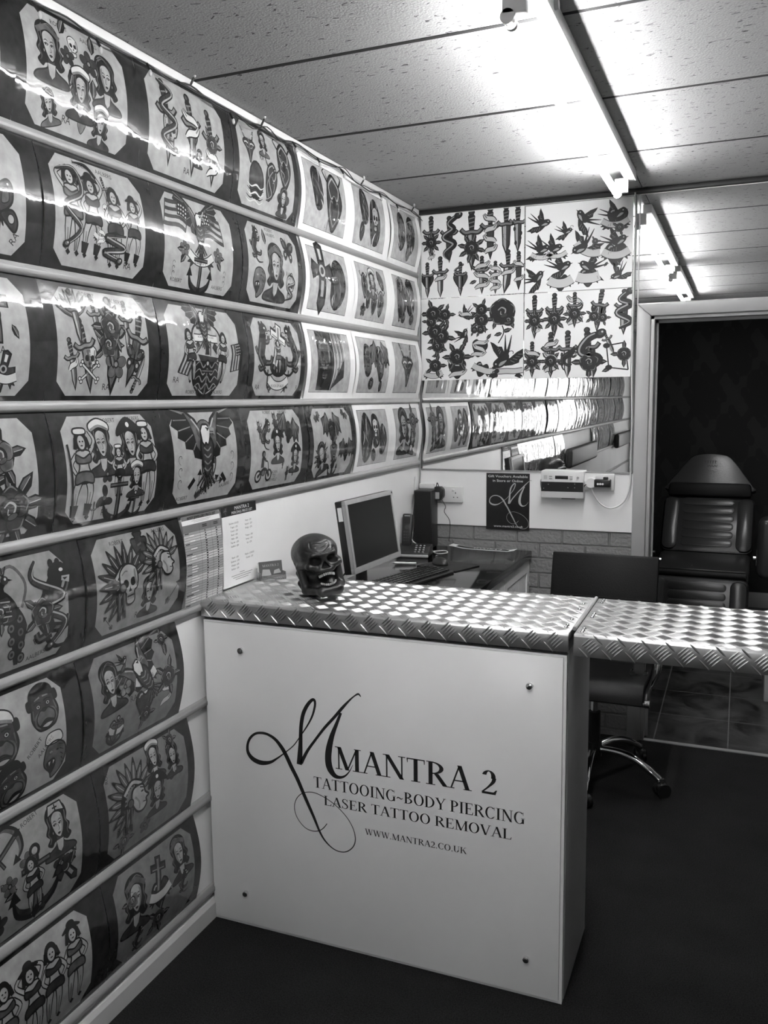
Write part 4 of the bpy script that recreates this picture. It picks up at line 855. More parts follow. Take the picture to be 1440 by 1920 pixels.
def d51(a, q, W, H):
    q(.22, .66, .5, 5).lady(); q(.36, .6, .22).flower('g'); q(.38, .84, .22, 30).swallow(); q(.58, .62, .7, 35).eagle('d'); q(.6, .6, .34, 10).banner(1, .26, .1, 'DEATH'); q(.58, .34, .4).ribbon(3, .5, .14).heart('d'); q(.86, .5, .34).rose('d', 5); q(.86, .72, .3).leaf(0, 0, .6, 85); q(.85, .9, .18).rose('d', 4); q(.84, .32, .34).ribbon(2, .6, .2); q(.26, .2, .3, -10).heart('m').banner(.8, .2, .1).anchor(); q(.6, .2, .24).rose('d', 3); names(a, W, H, [('RA', .42, .42, 0)])
def d60(a, q, W, H):
    q(.78, .72, .48).lady('nurse'); q(.34, .8, .4, 120).anchor('m'); q(.54, .36, .62, 10).pinup(None, 0, 'd'); q(.56, .4, .66).anchor(); q(.5, .6, .22).flower('m'); q(.34, .5, .2).flower('m'); q(.78, .4, .24).flower('d'); q(.84, .3, .34, 40).celtic(); q(.24, .2, .26).flower('d'); q(.6, .14, .22).flower('d')
    for x, y, an in ((.86, .56, 300), (.4, .44, 200), (.2, .34, 120), (.9, .46, 250)): q(x, y, 1).leaf(0, 0, .16, an)
    names(a, W, H, [('ROBERT', .5, .88, 12), ('RA', .3, .5, 0)])
def d61(a, q, W, H): q(.3, .56, .74).chief(); q(.58, .8, .4).lady('sailor'); q(.8, .7, .36).lady(); q(.82, .58, .28).propeller(); q(.58, .44, .42).lady('pirate'); q(.8, .9, .18).rose('d'); q(.2, .16, .24).rose('m', 4); q(.44, .18, .2).flower('m'); names(a, W, H, [('ROBERT', .12, .82, 80), ('RA', .16, .3, 0)])
def d70(a, q, W, H): q(.82, .52, .8).pinup('dark', 0, 'm'); q(.62, .5, .8).pinup(None, 0, 'd'); q(.44, .46, .8, 4).pinup('dark', 2, 'd'); q(.22, .48, .8).pinup(None, 0, 'm'); names(a, W, H, [('RA', .48, .1, 0)])
def d71(a, q, W, H): q(.24, .6, .6, -6).lady('band', 'd'); q(.2, .66, .24).rose('m', 2); q(.8, .7, .5, 6, -1).lady('band'); q(.52, .7, .4, -12).cross('d'); q(.52, .5, .4).heart('d').banner(.9, .24, .1); q(.5, .22, .3).rose('d', 5); q(.82, .4, .3).panther(); q(.26, .18, .3).panther(); names(a, W, H, [('RA', .72, .5, 0)])

ROWD = {0: [(1.12, 1.525, 'dark', 'glossy flash sheet cut off by the left frame edge in the top row', d02), (1.535, 1.945, 'dark', 'flash sheet of three women with flowers at the left end of the top row', d01), (1.968, 2.402, 'dark', 'flash sheet of daggers with skull and snake, second in the top row', d02), (2.42, 2.852, 'dark', 'flash sheet of waves, hands and mask under the ceiling next to the white prints', d03)],
 1: [(1.165, 1.575, 'dark', 'flash sheet with butterfly cut off at the left of the second row', d10), (1.593, 1.99, 'dark', 'flash sheet of four standing pin-up women with snakes and boots', d11), (2.012, 2.43, 'dark', 'flash sheet of an eagle between two flags above an anchor reading liberty', d12), (2.452, 2.86, 'dark', 'flash sheet of a dark haired woman in profile with butterfly and tiger', d13)],
 2: [(1.145, 1.558, 'dark', 'flash sheet with plain dark cross cut off at the left of the third row', d20), (1.58, 1.988, 'dark', 'flash sheet crowded with seven daggers, a small skull and crossbones', d21), (2.006, 2.442, 'dark', 'flash sheet of an eagle above a ship in a round frame with flags', d22), (2.468, 2.862, 'dark', 'flash sheet of a white cross between two panthers over a banner', d23)],
 3: [(1.15, 1.56, 'dark', 'flash sheet with roses cut off at the left of the fourth row', d30), (1.58, 1.992, 'dark', 'flash sheet of sailor girls, an anchor and a pirate girl head', d31), (2.01, 2.412, 'dark', 'flash sheet of a spread black eagle with a striped shield', d32), (2.43, 2.86, 'dark', 'flash sheet of a motorbike rider, imps and a bat wing', d33), (2.882, 3.296, 'dark', 'flash sheet of a bat winged skull, last dark one in the fourth row', d34)],
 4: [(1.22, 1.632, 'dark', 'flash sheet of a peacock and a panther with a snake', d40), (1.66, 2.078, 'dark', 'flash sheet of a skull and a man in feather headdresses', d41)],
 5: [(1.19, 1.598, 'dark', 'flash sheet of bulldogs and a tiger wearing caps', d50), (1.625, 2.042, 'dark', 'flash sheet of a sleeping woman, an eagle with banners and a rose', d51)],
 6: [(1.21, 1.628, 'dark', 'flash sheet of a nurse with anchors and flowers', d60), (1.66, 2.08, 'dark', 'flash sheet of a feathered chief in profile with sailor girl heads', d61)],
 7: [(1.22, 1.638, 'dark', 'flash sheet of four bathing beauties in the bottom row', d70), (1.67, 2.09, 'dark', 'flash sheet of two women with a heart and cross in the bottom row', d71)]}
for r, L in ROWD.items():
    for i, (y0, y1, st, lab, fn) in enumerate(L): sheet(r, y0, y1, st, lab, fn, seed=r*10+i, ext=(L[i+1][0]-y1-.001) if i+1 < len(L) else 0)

# white-bordered airbrush prints
def wtxt(a, W, H): 
    a.text('L', .5*W, .14*H, .012, 0, 'd'); a.text('custom artwork', .3*W, .115*H, .004, 0, 'm') if 0 else None
def w04(a, q, W, H): q(.3, .6, .62, 12).nouveau(9); q(.68, .5, .8).nouveau(10).ornate(); q(.68, .46, .36).skull('d'); wtxt(a, W, H)
def w05(a, q, W, H): q(.32, .66, .56, 10).nouveau(10); q(.26, .28, .3).nouveau(3); q(.66, .48, .76).nouveau(6, sk='l'); wtxt(a, W, H)
def w06(a, q, W, H): q(.32, .56, .66).nouveau(12, sk='m'); q(.68, .56, .7, -6).nouveau(5); q(.6, .24, .3).nouveau(6); wtxt(a, W, H)
def w14(a, q, W, H): q(.32, .52, .8).celtic(); q(.7, .48, .8, -6).nouveau(4); q(.76, .3, .5).st([(.1, .5), (.2, 0), (-.1, -.4)], [.02, .04, .01], 'l'); wtxt(a, W, H)
def w15(a, q, W, H):
    q(.5, .66, .42).lady('sailor'); q(.24, .6, .4).ornate(); q(.78, .74, .34, 30).nouveau(6); q(.34, .38, .3).nouveau(5); q(.54, .34, .36).ornate(); q(.76, .36, .42).ornate(); q(.22, .2, .22).flower('d'); wtxt(a, W, H)
def w16(a, q, W, H): q(.3, .55, .74).pinup(None, 2, 'd').nouveau(8); q(.66, .62, .7).nouveau(8); q(.4, .22, .26).rose('d', 0); q(.74, .22, .26).rose('m', 0); wtxt(a, W, H)
def w24(a, q, W, H):
    q(.5, .5, 1).poly([(-.42, -.38), (.05, -.38), (.12, .4), (-.42, .4)], 'k').poly([(.0, -.38), (.4, -.2), (.4, .4), (.04, .4)], 'd')
    for k in range(10): a.st([(.0+.045*k, -.38+.05*k), (.1+.035*k, -.05+.02*k), (.06+.035*k, .4)], [.01, .035, .008], 'wgl'[k % 3])
    q(.34, .52, .62).skull('l'); q(.66, .5, .4, 10).skull('m')
def w25(a, q, W, H): q(.3, .58, .56).nouveau(2); q(.3, .62, .3).skull('w'); q(.7, .58, .7).bat(); q(.7, .56, .6).nouveau(8); q(.42, .2, .26).rose('d', 0); q(.74, .16, .2).nouveau(2)
def w26(a, q, W, H): q(.5, .58, .74).mask(); wtxt(a, W, H)
def w35(a, q, W, H): q(.26, .5, .76).nouveau(14); q(.54, .6, .6).nouveau(6, sk='w'); q(.78, .44, .5).nouveau(10); q(.5, .2, .26, 40).nouveau(5)
def w36(a, q, W, H): q(.36, .56, .74).lady(None, 'k'); q(.38, .6, .44).nouveau(6, sk='w'); q(.74, .72, .42).rose('m', 4); q(.7, .36, .44, -12).lady('band', 'm'); q(.6, .2, .2).nouveau(3)
WHITE = [(0, 2.872, 3.282, 'white bordered print of a dark mask and an ornate jar, top row', w04), (0, 3.308, 3.698, 'white bordered print of dark ovals with a skull, top row second from corner', w05), (0, 3.728, 4.112, 'white bordered print of two dark figures, topmost beside the corner', w06),
 (1, 2.884, 3.284, 'white bordered print of a black cross and a coffin shape', w14), (1, 3.318, 3.698, 'white bordered print of a sailor head among small ornaments', w15), (1, 3.738, 4.106, 'white bordered print of a veiled figure with roses, second row by the corner', w16),
 (2, 2.884, 3.298, 'white bordered print filled by a dark skull in flames', w24), (2, 3.318, 3.71, 'white bordered print of a hooded skull face and dark wings', w25), (2, 3.736, 4.116, 'white bordered print of a symmetrical horned mask', w26),
 (3, 3.318, 3.706, 'white bordered print of swirling figures, lowest row second from corner', w35), (3, 3.736, 4.112, 'white bordered print of a long haired bearded face and rose, lowest by corner', w36)]
for i, (r, y0, y1, lab, fn) in enumerate(WHITE): sheet(r, y0, y1, 'white', lab, fn, seed=100+i, ext=(WHITE[i+1][1]-y1-.001) if i+1 < len(WHITE) and WHITE[i+1][0] == r else .014)

# the same wall runs on behind the viewer; these are seen only in the mirror
far = {2: [made[(2, round(L[0], 2))] for L in ROWD[2][1:]], 3: [made[(3, round(L[0], 2))] for L in ROWD[3][1:4]], 4: [made[(4, 1.22)], made[(4, 1.66)]]}
base_y = {o.name: y for (r, y), o in made.items()}
def repeat(row, y, k):
    src = far[row][k % len(far[row])]; o = src.copy(); COL.objects.link(o)
    o.location.y = y-base_y[src.name]
    tag(o, 'flash sheet far along the left wall, seen only in the mirror', 'tattoo flash sheet', 'flash sheets along the wall behind the viewer')
for row in (2, 3):
    for k in range(11): repeat(row, .66-.464*k, k)
for k, y in enumerate((.775, .33, -1.75, -2.195, -2.64, -3.085)): repeat(4, y, k)

# ------------------------------------------------------------------ four big sheets stuck on the mirror
def poster(x0, x1, z0, z1, label, draw, seed):
    W, H = x1-x0, z1-z0; a = Art(seed)
    def q(x, y, s, rot=0, fx=1): return a.at(x*W, (1-y)*H, s*H, rot, fx)
    draw(a, q, W, H)
    o = sheet_mesh('flash_poster', a, W, H, lambda u, v, l: ((x0+u, 4.1545-l*4e-5, z0+v), Vector((0, -1, 0))), 'plain', INKP, bow=False)
    tag(o, label, 'tattoo poster', 'white flash posters on the mirror')
def p1(a, q, W, H):
    q(.1, .28, .52).dagger('k', 'l'); q(.1, .33, .2).rose('k', 8); q(.1, .46, .2).ribbon(2, .5, .2); q(.28, .31, .54).dagger('k', 'm').snake([(.02, -.45), (-.1, -.3), (.12, -.1), (-.12, .06), (.1, .22), (.0, .36), (.22, .52)], .13)
    q(.5, .34, .7).dagger('k'); q(.5, .43, .26).rose('k', 8, 30); q(.68, .28, .6).dagger('k', 'm').ribbon(4, .3, .1); q(.83, .26, .56).dagger('k', 'l', 1.2); q(.83, .33, .1).heart(); q(.94, .25, .54).dagger('k', 'l').drops(4)
    q(.06, .78, .42).dagger('k'); q(.06, .79, .22).heart('d', 1); q(.19, .76, .5).dagger('m', 'w').ribbon(1, .36, .1); q(.39, .79, .4).dagger('m'); q(.39, .8, .24).heart('m'); q(.36, .7, .16).snake([(-.3, -.4), (.3, -.1), (-.2, .1), (.4, .5)], .16)
    q(.6, .76, .44).dagger('k').ribbon(3, .5, .12); q(.55, .7, 1).leaf(0, 0, .1, 140).leaf(.07, -.0, .1, 40).leaf(0, -.12, .1, 200).leaf(.08, -.1, .1, 330); q(.73, .8, .38).dagger('k').ribbon(4, .42, .12); q(.85, .74, .5).dagger('k', 'w', 1.3, -.1).ribbon(1, .4, .1); q(.95, .74, .44).dagger('m', 'm').ribbon(2, .3, .1)
def p2(a, q, W, H):
    q(.15, .2, .32, 0).swallow(); q(.56, .2, .36, -50, -1).swallow(); q(.86, .22, .3).heart('d'); q(.84, .18, .36, 20).swallow(); q(.84, .26, .3).banner(1, .2); q(.88, .33, .14).rose('m', 5); q(.38, .32, .24, 10).swallow(); q(.36, .39, .08).heart(); a.scroll(.45*W, .72*H, .1*H)
    q(.14, .5, .34, 5).swallow(); q(.26, .5, .34, 5).swallow(); q(.16, .57, .26).banner(1, .18); q(.3, .57, .24).banner(1, .18); q(.55, .5, .4, 30, -1).swallow(); q(.59, .54, .3, -25).banner(1, .26); q(.66, .46, .1).rose('m', 3); q(.85, .62, .32).heart('d'); q(.85, .48, .36, 20).swallow(); q(.85, .6, .3).banner(1, .26); q(.78, .7, 1).leaf(0, 0, .07, 230).leaf(.1, 0, .07, 310)
    q(.1, .84, .34, 40).swallow(); q(.34, .9, .24).heart('d'); q(.34, .72, .36, 15).swallow(); q(.34, .88, .28).banner(1, .34); q(.62, .74, .38, -20, -1).swallow(); q(.6, .86, .26).heart('m').banner(1, .4, .05); q(.88, .84, .28, 30, -1).swallow()
def p3(a, q, W, H):
    for x, y, s in ((.12, .18, .26), (.24, .2, .2), (.1, .28, .18), (.14, .4, .26), (.2, .46, .28), (.16, .58, .2)): q(x, y, s).rose('k', 5, x*300)
    q(.17, .66, .3).st([(0, .3), (.02, -.1), (-.04, -.4)], .04, 'k').leaf(0, 0, .3, 30).leaf(0, -.1, .3, 190)
    q(.44, .2, .24, 10, -1).swallow().ribbon(1, .7, .2); q(.42, .46, .26, 60).swallow(); q(.53, .4, .12).rose('d', 3); q(.6, .16, .2).rose('k', 5); q(.6, .28, .24).rose('d', 5); q(.59, .4, .14).rose('k', 3); q(.8, .2, .44).rose('d', 0); q(.86, .3, .2).rose('d', 0); q(.74, .3, .16).leaf(0, 0, .7, 250); q(.88, .3, .16).leaf(0, 0, .7, 290); q(.8, .42, .3).st([(.0, .2), (.06, -.1), (-.16, -.5)], .045, 'k').leaf(.02, -.05, .4, 15).leaf(0, -.1, .36, 195)
    q(.58, .62, .26, -12).heart('d').ribbon(3, .8, .2); q(.54, .68, .1).leaf(0, 0, .9, 220); q(.65, .52, .1).leaf(0, 0, .9, 50); q(.14, .82, .22).rose('d', 5); q(.12, .92, .24).banner(1, .24); q(.36, .72, .28).rose('k', 6); q(.36, .86, .3).heart('d').ribbon(2, .9, .2); q(.6, .88, .22, -20).heart('d').banner(1.1, .3, 0); q(.82, .74, .5, 45, -1).swallow(); q(.84, .92, .34).banner(1.2, .16, -.05); q(.72, .92, .16).flower('d'); a.scroll(.9*W, .3*H, .18*H)
def p4(a, q, W, H):
    q(.1, .28, .5).dagger('k'); q(.1, .32, .2).rose('k', 8); q(.12, .4, .16).ribbon(2, .6, .3); q(.29, .27, .5).dagger('k', 'l'); q(.29, .31, .22).rose('k', 8); q(.48, .22, .4).ribbon(4, .5, .14).dagger('k'); q(.48, .26, .2).rose('k', 8); q(.7, .24, .48, -10).dagger('k', 'l', 1, .06); q(.7, .24, .22).heart('d'); q(.66, .3, .16).rose('k', 5); q(.74, .32, .14).rose('k', 5); q(.93, .27, .5).dagger('d', 'l', 1.1).snake([(-.1, -.36), (.16, -.2), (-.14, 0), (.14, .18), (-.08, .3), (.14, .48)], .14)
    q(.08, .78, .42).dagger('k', 'w').ribbon(2, .5, .12); q(.08, .8, .2).rose('k', 8); q(.26, .74, .54).dagger('k').ribbon(3, .34, .1); q(.26, .8, .2).rose('k', 8); q(.26, .72, .12).heart('m'); q(.42, .74, .56).dagger('m', 'w'); q(.42, .76, .3, -30).panther(); q(.63, .74, .62, 8).dagger('d', 'w', 1.3).snake([(-.1, -.3), (.16, -.1), (-.16, .08), (.0, .3), (.24, .36)], .14); q(.62, .82, .3).rose('d', 4)
    q(.86, .74, .5).hard([(-.2, .2), (.2, .26), (.3, -.36), (-.14, -.3)], 'W', .03); a.ell(-.2, .2, .07, .05, 'd', 0, .02).ell(-.14, -.3, .07, .05, 'd', 0, .02); q(.8, .6, .3, 25).dagger('m'); q(.94, .74, .22).rose('d', 4); q(.82, .9, .12).leaf(0, 0, .9, 200)
poster(.022, .541, 2.148, 2.548, 'white poster of black daggers, upper left on the mirror', p1, 1)
poster(.547, 1.040, 2.146, 2.545, 'white poster of swallows and hearts, upper right on the mirror', p2, 2)
poster(.020, .540, 1.744, 2.144, 'white poster of roses and swallows, lower left on the mirror', p3, 3)
poster(.544, 1.043, 1.742, 2.143, 'white poster of daggers through roses, lower right on the mirror', p4, 4)
# ------------------------------------------------------------------ reception counter with checker-plate top
def plate_bars(x0, x1, y0, y1, z, lip_z0, yl):
    """raised five-bar pattern: top face (z up) and front lip (facing -y) as one mesh"""
    mb = MB(); c = .029
    def bar(cx, cy, ang, put):
        l, w, h = .0185, .0027, .0018; d = (math.cos(ang), math.sin(ang)); n = (-d[1], d[0])
        prof = [(-1, 0, 0), (-.6, .8, 0), (0, 1, 0), (.6, .8, 0), (1, 0, 0), (.6, -.8, 0), (0, -1, 0), (-.6, -.8, 0), (-.55, 0, .85), (0, 0, 1), (.55, 0, .85)]
        vs = [put(cx+d[0]*l*a+n[0]*w*b, cy+d[1]*l*a+n[1]*w*b, h*e) for a, b, e in prof]
        mb.add(vs, [(0, 1, 8), (1, 2, 9, 8), (2, 3, 10, 9), (3, 4, 10), (4, 5, 10), (5, 6, 9, 10), (6, 7, 8, 9), (7, 0, 8)], 0, False)
    nx = int((x1-x0)/c); ny = int((y1-y0)/c)
    def cell(i, j, ox, oy, put, lo, hi):
        if (i+j) % 2: return
        ang = R(45) if j % 2 else R(-45); n = (-math.sin(ang), math.cos(ang))
        for k in range(-2, 3):
            cx, cy = ox+(i+.5)*c+n[0]*k*.0075, oy+(j+.5)*c+n[1]*k*.0075
            if lo[0]+.011 < cx < hi[0]-.011 and lo[1]+.010 < cy < hi[1]-.010: bar(cx, cy, ang, put)
    for i in range(nx+1):
        for j in range(ny+1): cell(i, j, x0, y0, lambda x, y, h: (x, y, z+h), (x0, y0), (x1, y1))
        for j in range(-1, 3): cell(i, j, x0, lip_z0-.014, lambda x, y, h: (x, yl-h, y), (x0, lip_z0-.004), (x1, z+.002))
    return mb
CT = 1.048
ctr = thing('reception_counter', 'white fronted reception counter topped with checker plate', 'counter', (.6, 2.4, 0))
cb = Matrix.Translation((-.6, -2.4, 0))
MB().box(.012, 1.132, 2.200, 2.545, 0, .992).build('carcass', M_carcass, ctr, bevel=.002, xf=cb)
pan = MB().box(.022, 1.122, 2.170, 2.178, .012, .981).build('front_panel', M_gloss_white, ctr, bevel=.0012, xf=cb)
MB().box(.014, 1.130, 2.178, 2.2, 0, .986).build('panel_backing', M_white, ctr, xf=cb)
for x, z in ((.152, .903), (1.035, .897), (.139, .114), (1.033, .117)):
    MB().cyl((x, 2.170, z), (x, 2.160, z), .0085, 20).cyl((x, 2.160, z), (x, 2.1585, z), .0065, 20).build('standoff_screw', M_chrome, ctr, bevel=.0008, xf=cb)
top = MB().prism([(2.166, .998), (2.172, .998), (2.172, 1.030), (2.600, 1.030), (2.600, CT-.006), (2.594, CT), (2.172, CT), (2.166, CT-.006)], 'x', .014, 1.136).build('checker_plate_top', M_plate, ctr, bevel=.002, xf=cb)
MB().box(.016, 1.13, 2.178, 2.59, .992, 1.030).build('top_core', M_black, ctr, xf=cb)
plate_bars(.014, 1.136, 2.166, 2.600, CT, .998, 2.166).build('raised_bars', M_bar, top, xf=cb)
lq = [p*[1, .0683]+[.459, .5762] for p in serif_text('MANTRA 2', .951-.459)]
lq += [p*[1, .0335]+[.386, .5065] for p in serif_text('TATTOOING~BODY PIERCING', 1.026-.386)]
lq += [p*[1, .0295]+[.419, .4560] for p in serif_text('LASER TATTOO REMOVAL', .990-.419)]
lq += [p*[1, .0185]+[.552, .3885] for p in serif_text('WWW.MANTRA2.CO.UK', .862-.552)]
lq += swash_quads()
o = flat_mesh('vinyl_lettering', [p-[.6, 0] for p in lq], 'y', 2.1696-2.4, M_ink, pan)
tag(o, 'black lettering and flourish on the white panel')

fl = thing('counter_flap', 'checker plate flap hinged to the right of the reception counter', 'counter flap', (1.55, 2.4, 1.0))
fb = Matrix.Translation((-1.55, -2.4, -1.0))
ft = MB().prism([(2.166, .990), (2.172, .990), (2.172, 1.026), (2.596, 1.026), (2.596, CT-.006), (2.590, CT), (2.172, CT), (2.166, CT-.006)], 'x', 1.148, 1.95).build('checker_plate_top', M_plate, fl, bevel=.002, xf=fb)
plate_bars(1.148, 1.95, 2.166, 2.596, CT, .990, 2.166).build('raised_bars', M_bar, ft, xf=fb)
MB().box(1.154, 1.946, 2.176, 2.585, .998, 1.026).build('flap_board', M_black, fl, xf=fb)
hg = MB().cyl((1.142, 2.215, CT+.0015), (1.142, 2.585, CT+.0015), .0055, 14).build('hinge', M_silver, fl, xf=fb)
for x, L in ((1.118, (2.225, 2.245, 2.31, 2.43, 2.5)), (1.166, (2.19, 2.205, 2.225, 2.35, 2.37, 2.39, 2.53, 2.55, 2.57))):
    for y in L: MB().ball((x, y, CT+.001), .0055, .0055, .004, 12, 8).build('rivet', M_chrome, *((ctr, (0, 0, 0), None, 0, 2, cb) if x < 1.13 else (fl, (0, 0, 0), None, 0, 2, fb)))
MB().box(1.297, 1.325, 2.178, 2.2, .955, .998).build('catch_bracket', M_dark, fl, bevel=.003, xf=fb)
for x in (1.295, 1.327): MB().cyl((x, 2.178, .962), (x, 2.168, .962), .006, 12).build('catch_bolt', M_chrome, fl, xf=fb)
MB().box(1.9, 1.94, 2.18, 2.58, 0, .998).build('end_support', M_trim, fl, xf=fb)

# ------------------------------------------------------------------ price lists and cards on the left wall
def wall_list(name, y0, y1, z0, z1, x, label, draw, bow=.006):
    W, H = y1-y0, z1-z0; a = Art(3); draw(a, W, H)
    def mp(u, v, l):
        t = v/H; b = bow*math.sin(math.pi*t); dz = bow*math.pi/H*math.cos(math.pi*t)
        return (x+b+l*4e-5, y0+u, z0+v), Vector((1, 0, -dz)).normalized()
    o = sheet_mesh(name, a, W, H, mp, 'plain', INKP); return tag(o, label, 'price list')
def line(a, txt, x, y, cap, t='d', centre=True, width=None):
    fp = font_polys(txt); wd = max(q[:, 0].max() for q in fp); k = (width/wd if width else cap)
    a.at(x-(wd*k/2 if centre else 0), y, 1, 0, 1, 9); a.quads([q*[k, cap] for q in fp], t)
def jewellery(a, W, H):
    a.at(0, 0, 1); a.poly([(0, 0), (W, 0), (W, H-.026), (0, H-.026)], 'l'); a.poly([(0, H-.012), (W, H-.012), (W, H), (0, H)], 'g')
    [line(a, 'BODY JEWELLERY PRICE LIST', W*.52+d, H-.0108+e, .0078, 'k', width=W*.74) for d in (-.0005, 0, .0005) for e in (0, .0006)]; a.at(0, 0, 1, 0, 1, 9).st([(W*.25, H-.0165), (W*.75, H-.0165)], .0012, 'l').st([(W*.3, H-.0205), (W*.7, H-.0205)], .0012, 'l')
    y = H-.026; r = None
    a.at(0, 0, 1, 0, 1, 5); a.poly([(0, y-.022), (W, y-.022), (W, y), (0, y)], 'g'); [a.at(0, 0, 1, 0, 1, 9).st([(x-.012, y-d), (x+.012, y-d)], .003, 'd') for x in (W*.56, W*.86) for d in (.008, .013)]; y -= .022
    r = random.Random(4); k = 0
    while y > .012:
        n = 4
        for i in range(n):
            if y < .008: break
            a.at(0, 0, 1, 0, 1, 5); a.poly([(.002, y-.0068), (W-.002, y-.0068), (W-.002, y), (.002, y)], 'w' if k % 2 == 0 and i else 'l')
            a.st([(0, y), (W, y)], .0007, 'm')
            if i == 0: a.at(0, 0, 1, 0, 1, 9).st([(.006, y-.0035), (.006+r.uniform(.016, .036), y-.0035)], .003, 'd')
            elif r.random() < .7: a.at(0, 0, 1, 0, 1, 9).st([(.03, y-.0035), (.03+r.uniform(.02, .04), y-.0035)], .003, 'W')
            [a.at(0, 0, 1, 0, 1, 9).st([(x-.0035, y-.0036), (x+r.uniform(.001, .006), y-.0036)], .004, 'd') for x in (W*.56, W*.86)]
            y -= .0078
        k += 1
    a.at(0, 0, 1, 0, 1, 8)
    for x in (W*.42, W*.72): a.st([(x, .006), (x, H-.028)], .0008, 'm')
wall_list('jewellery_price_list', 2.086, 2.286, 1.034, 1.313, .0125, 'grey banded table of prices behind the left end of the counter', jewellery, .012)
def piercing(a, W, H):
    a.at(0, 0, 1); a.poly([(0, H-.034), (W, H-.034), (W, H), (0, H)], 'k')
    a.L = 4; sq = swash_quads(); k = .028/.5; a.quads([(p-[.16, .31])*[k*1.0, k]+[.012, H-.032] for p in sq], 'l')
    line(a, 'MANTRA 2', W*.58, H-.017, .012, 'W', width=W*.42); line(a, 'PIERCING PRICE LIST', W*.58, H-.030, .009, 'W', width=W*.6)
    L = [('Earlobe £15/£25', 'Nose - £25'), ('Tragus - £30', 'Septum - £30'), ('Conch - £30', 'Bridge - £30'), ('Rook - £30', ''), ('Helix - £30', 'Tongue - £40'), ('Top ear - £30', 'Smiley - £30'), ('Scaffold - £50', 'Lip - £30'), ('', ''), ('', ''), ('Navel - £30', 'Nipple - £30/£50'), ('Eyebrow - £30', 'Genital - £50'), ('Dimple - £30', ''), ('Surface - £30', '')]
    for i, (p, q) in enumerate(L):
        y = H-.062-.0125*i
        if p: line(a, p, W*.32, y, .0062, 'g')
        if q: line(a, q, W*.74, y, .0062, 'g')
    for i, s in enumerate((.03, .13, .11, .08)): a.at(0, 0, 1, 0, 1, 9).st([(W*.52-s/2, .040-.007*i), (W*.52+s/2, .040-.007*i)], .0016, 'g')
wall_list('piercing_price_list', 2.300, 2.512, 1.052, 1.318, .0115, 'white piercing price list with black heading above the counter', piercing, .004)

ch = thing('card_holder', 'small clear holder of business cards on the counter by the wall', 'card holder', (.062, 2.515, CT), R(52))
M_clear = mat('clear_acrylic', .8, .05, spec=.6); M_clear.node_tree.nodes['Principled BSDF'].inputs['Transmission Weight'].default_value = .9
MB().box(-.045, .045, -.026, .026, .0005, .004).box(-.045, .045, .018, .021, .004, .038).box(-.045, .045, -.024, -.021, .004, .018).box(-.045, -.042, -.024, .021, .004, .026).box(.042, .045, -.024, .021, .004, .026).build('holder', M_clear, ch, bevel=.0008)
cs = MB().box(-.041, .041, -.008, .006, 0, .052).build('card_stack', M_paper, ch, loc=(0, .006, .006), rot=(R(-10), 0, 0))
cd = MB().box(-.042, .042, -.0105, -.0085, 0, .054).build('front_card', M_card, ch, loc=(0, .006, .006), rot=(R(-10), 0, 0)); tag(cd, 'dark printed front card')
flat_mesh('card_print', [p*[.06, .008]+[-.03, .036] for p in serif_text('MANTRA 2', 1.0)]+[np.array([(-.035, .006), (.0, .006), (-.005, .026), (-.03, .028)]), np.array([(.008, .01), (.036, .012), (.03, .026), (.012, .022)])], 'y', -.0108, M_lightprint, cd)

# ------------------------------------------------------------------ worktop desk along the left wall, behind the counter
dk = thing('desk_unit', 'desk unit with glossy black worktop and white cupboard front', 'desk', (.3, 3.4, 0))
db = Matrix.Translation((-.3, -3.4, 0))
MB().box(.003, .592, 2.64, 4.155, .862, .900).build('worktop', M_black_gloss, dk, bevel=.004, xf=db)
MB().box(.003, .560, 2.66, 4.15, .10, .862).build('carcass', M_carcass, dk, xf=db)
MB().box(.003, .52, 2.68, 4.14, 0, .10).build('plinth', M_dark, dk, xf=db)
for k, (a, b) in enumerate(((2.67, 3.16), (3.165, 3.655), (3.66, 4.148))):
    d = MB().box(.561, .576, a, b, .11, .855)
    for j in range(1, 6):
        y = a+.05+(b-a-.1)*j/6; d.box(.576, .579, y-.033, y+.029, .17, .795)
    d.box(.576, .582, a, b, .80, .855).box(.576, .582, a, b, .11, .165).box(.576, .582, a, a+.05, .165, .8).box(.576, .582, b-.05, b, .165, .8)
    dd = d.build('cupboard_door', M_white, dk, xf=db); MB().cyl((.579, b-.03, .74), (.598, b-.03, .74), .011, 14).build('knob', M_chrome, dd, xf=db)

mo = thing('computer_monitor', 'silver framed flat monitor switched off on the black worktop', 'monitor', (.25, 2.981, .9), R(87.03))
def monp(mb, name, m, par, bevel=0): return mb.build(name, m, par, loc=(0, 0, .2575), rot=(R(-8.08), 0, 0), bevel=bevel)
w2, h2 = .202, .1345
fr = MB().box(-w2, w2, 0, .016, h2-.016, h2).box(-w2, w2, 0, .016, -h2, -h2+.022).box(-w2, -w2+.016, 0, .016, -h2+.022, h2-.016).box(w2-.016, w2, 0, .016, -h2+.022, h2-.016)
monp(fr, 'bezel', M_silver, mo, .0015); monp(MB().box(-w2+.014, w2-.014, .004, .012, -h2+.02, h2-.014), 'screen', M_screen, mo)
monp(MB().box(-w2, w2, .016, .045, -h2, h2).box(-.12, .12, .045, .066, -.09, .09), 'back_shell', M_black, mo, .004)
monp(MB().box(-w2-.0006, -w2, .018, .036, .062, .112), 'sticker', M_paper, mo); monp(MB().box(w2-.014, w2-.006, -.0006, 0, h2-.012, h2-.005), 'badge', M_ink, mo)
MB().prism([(-.03, .012), (.03, .012), (.024, .2), (-.024, .2)], 'y', .048, .072).build('stand_neck', M_black, mo, bevel=.004)
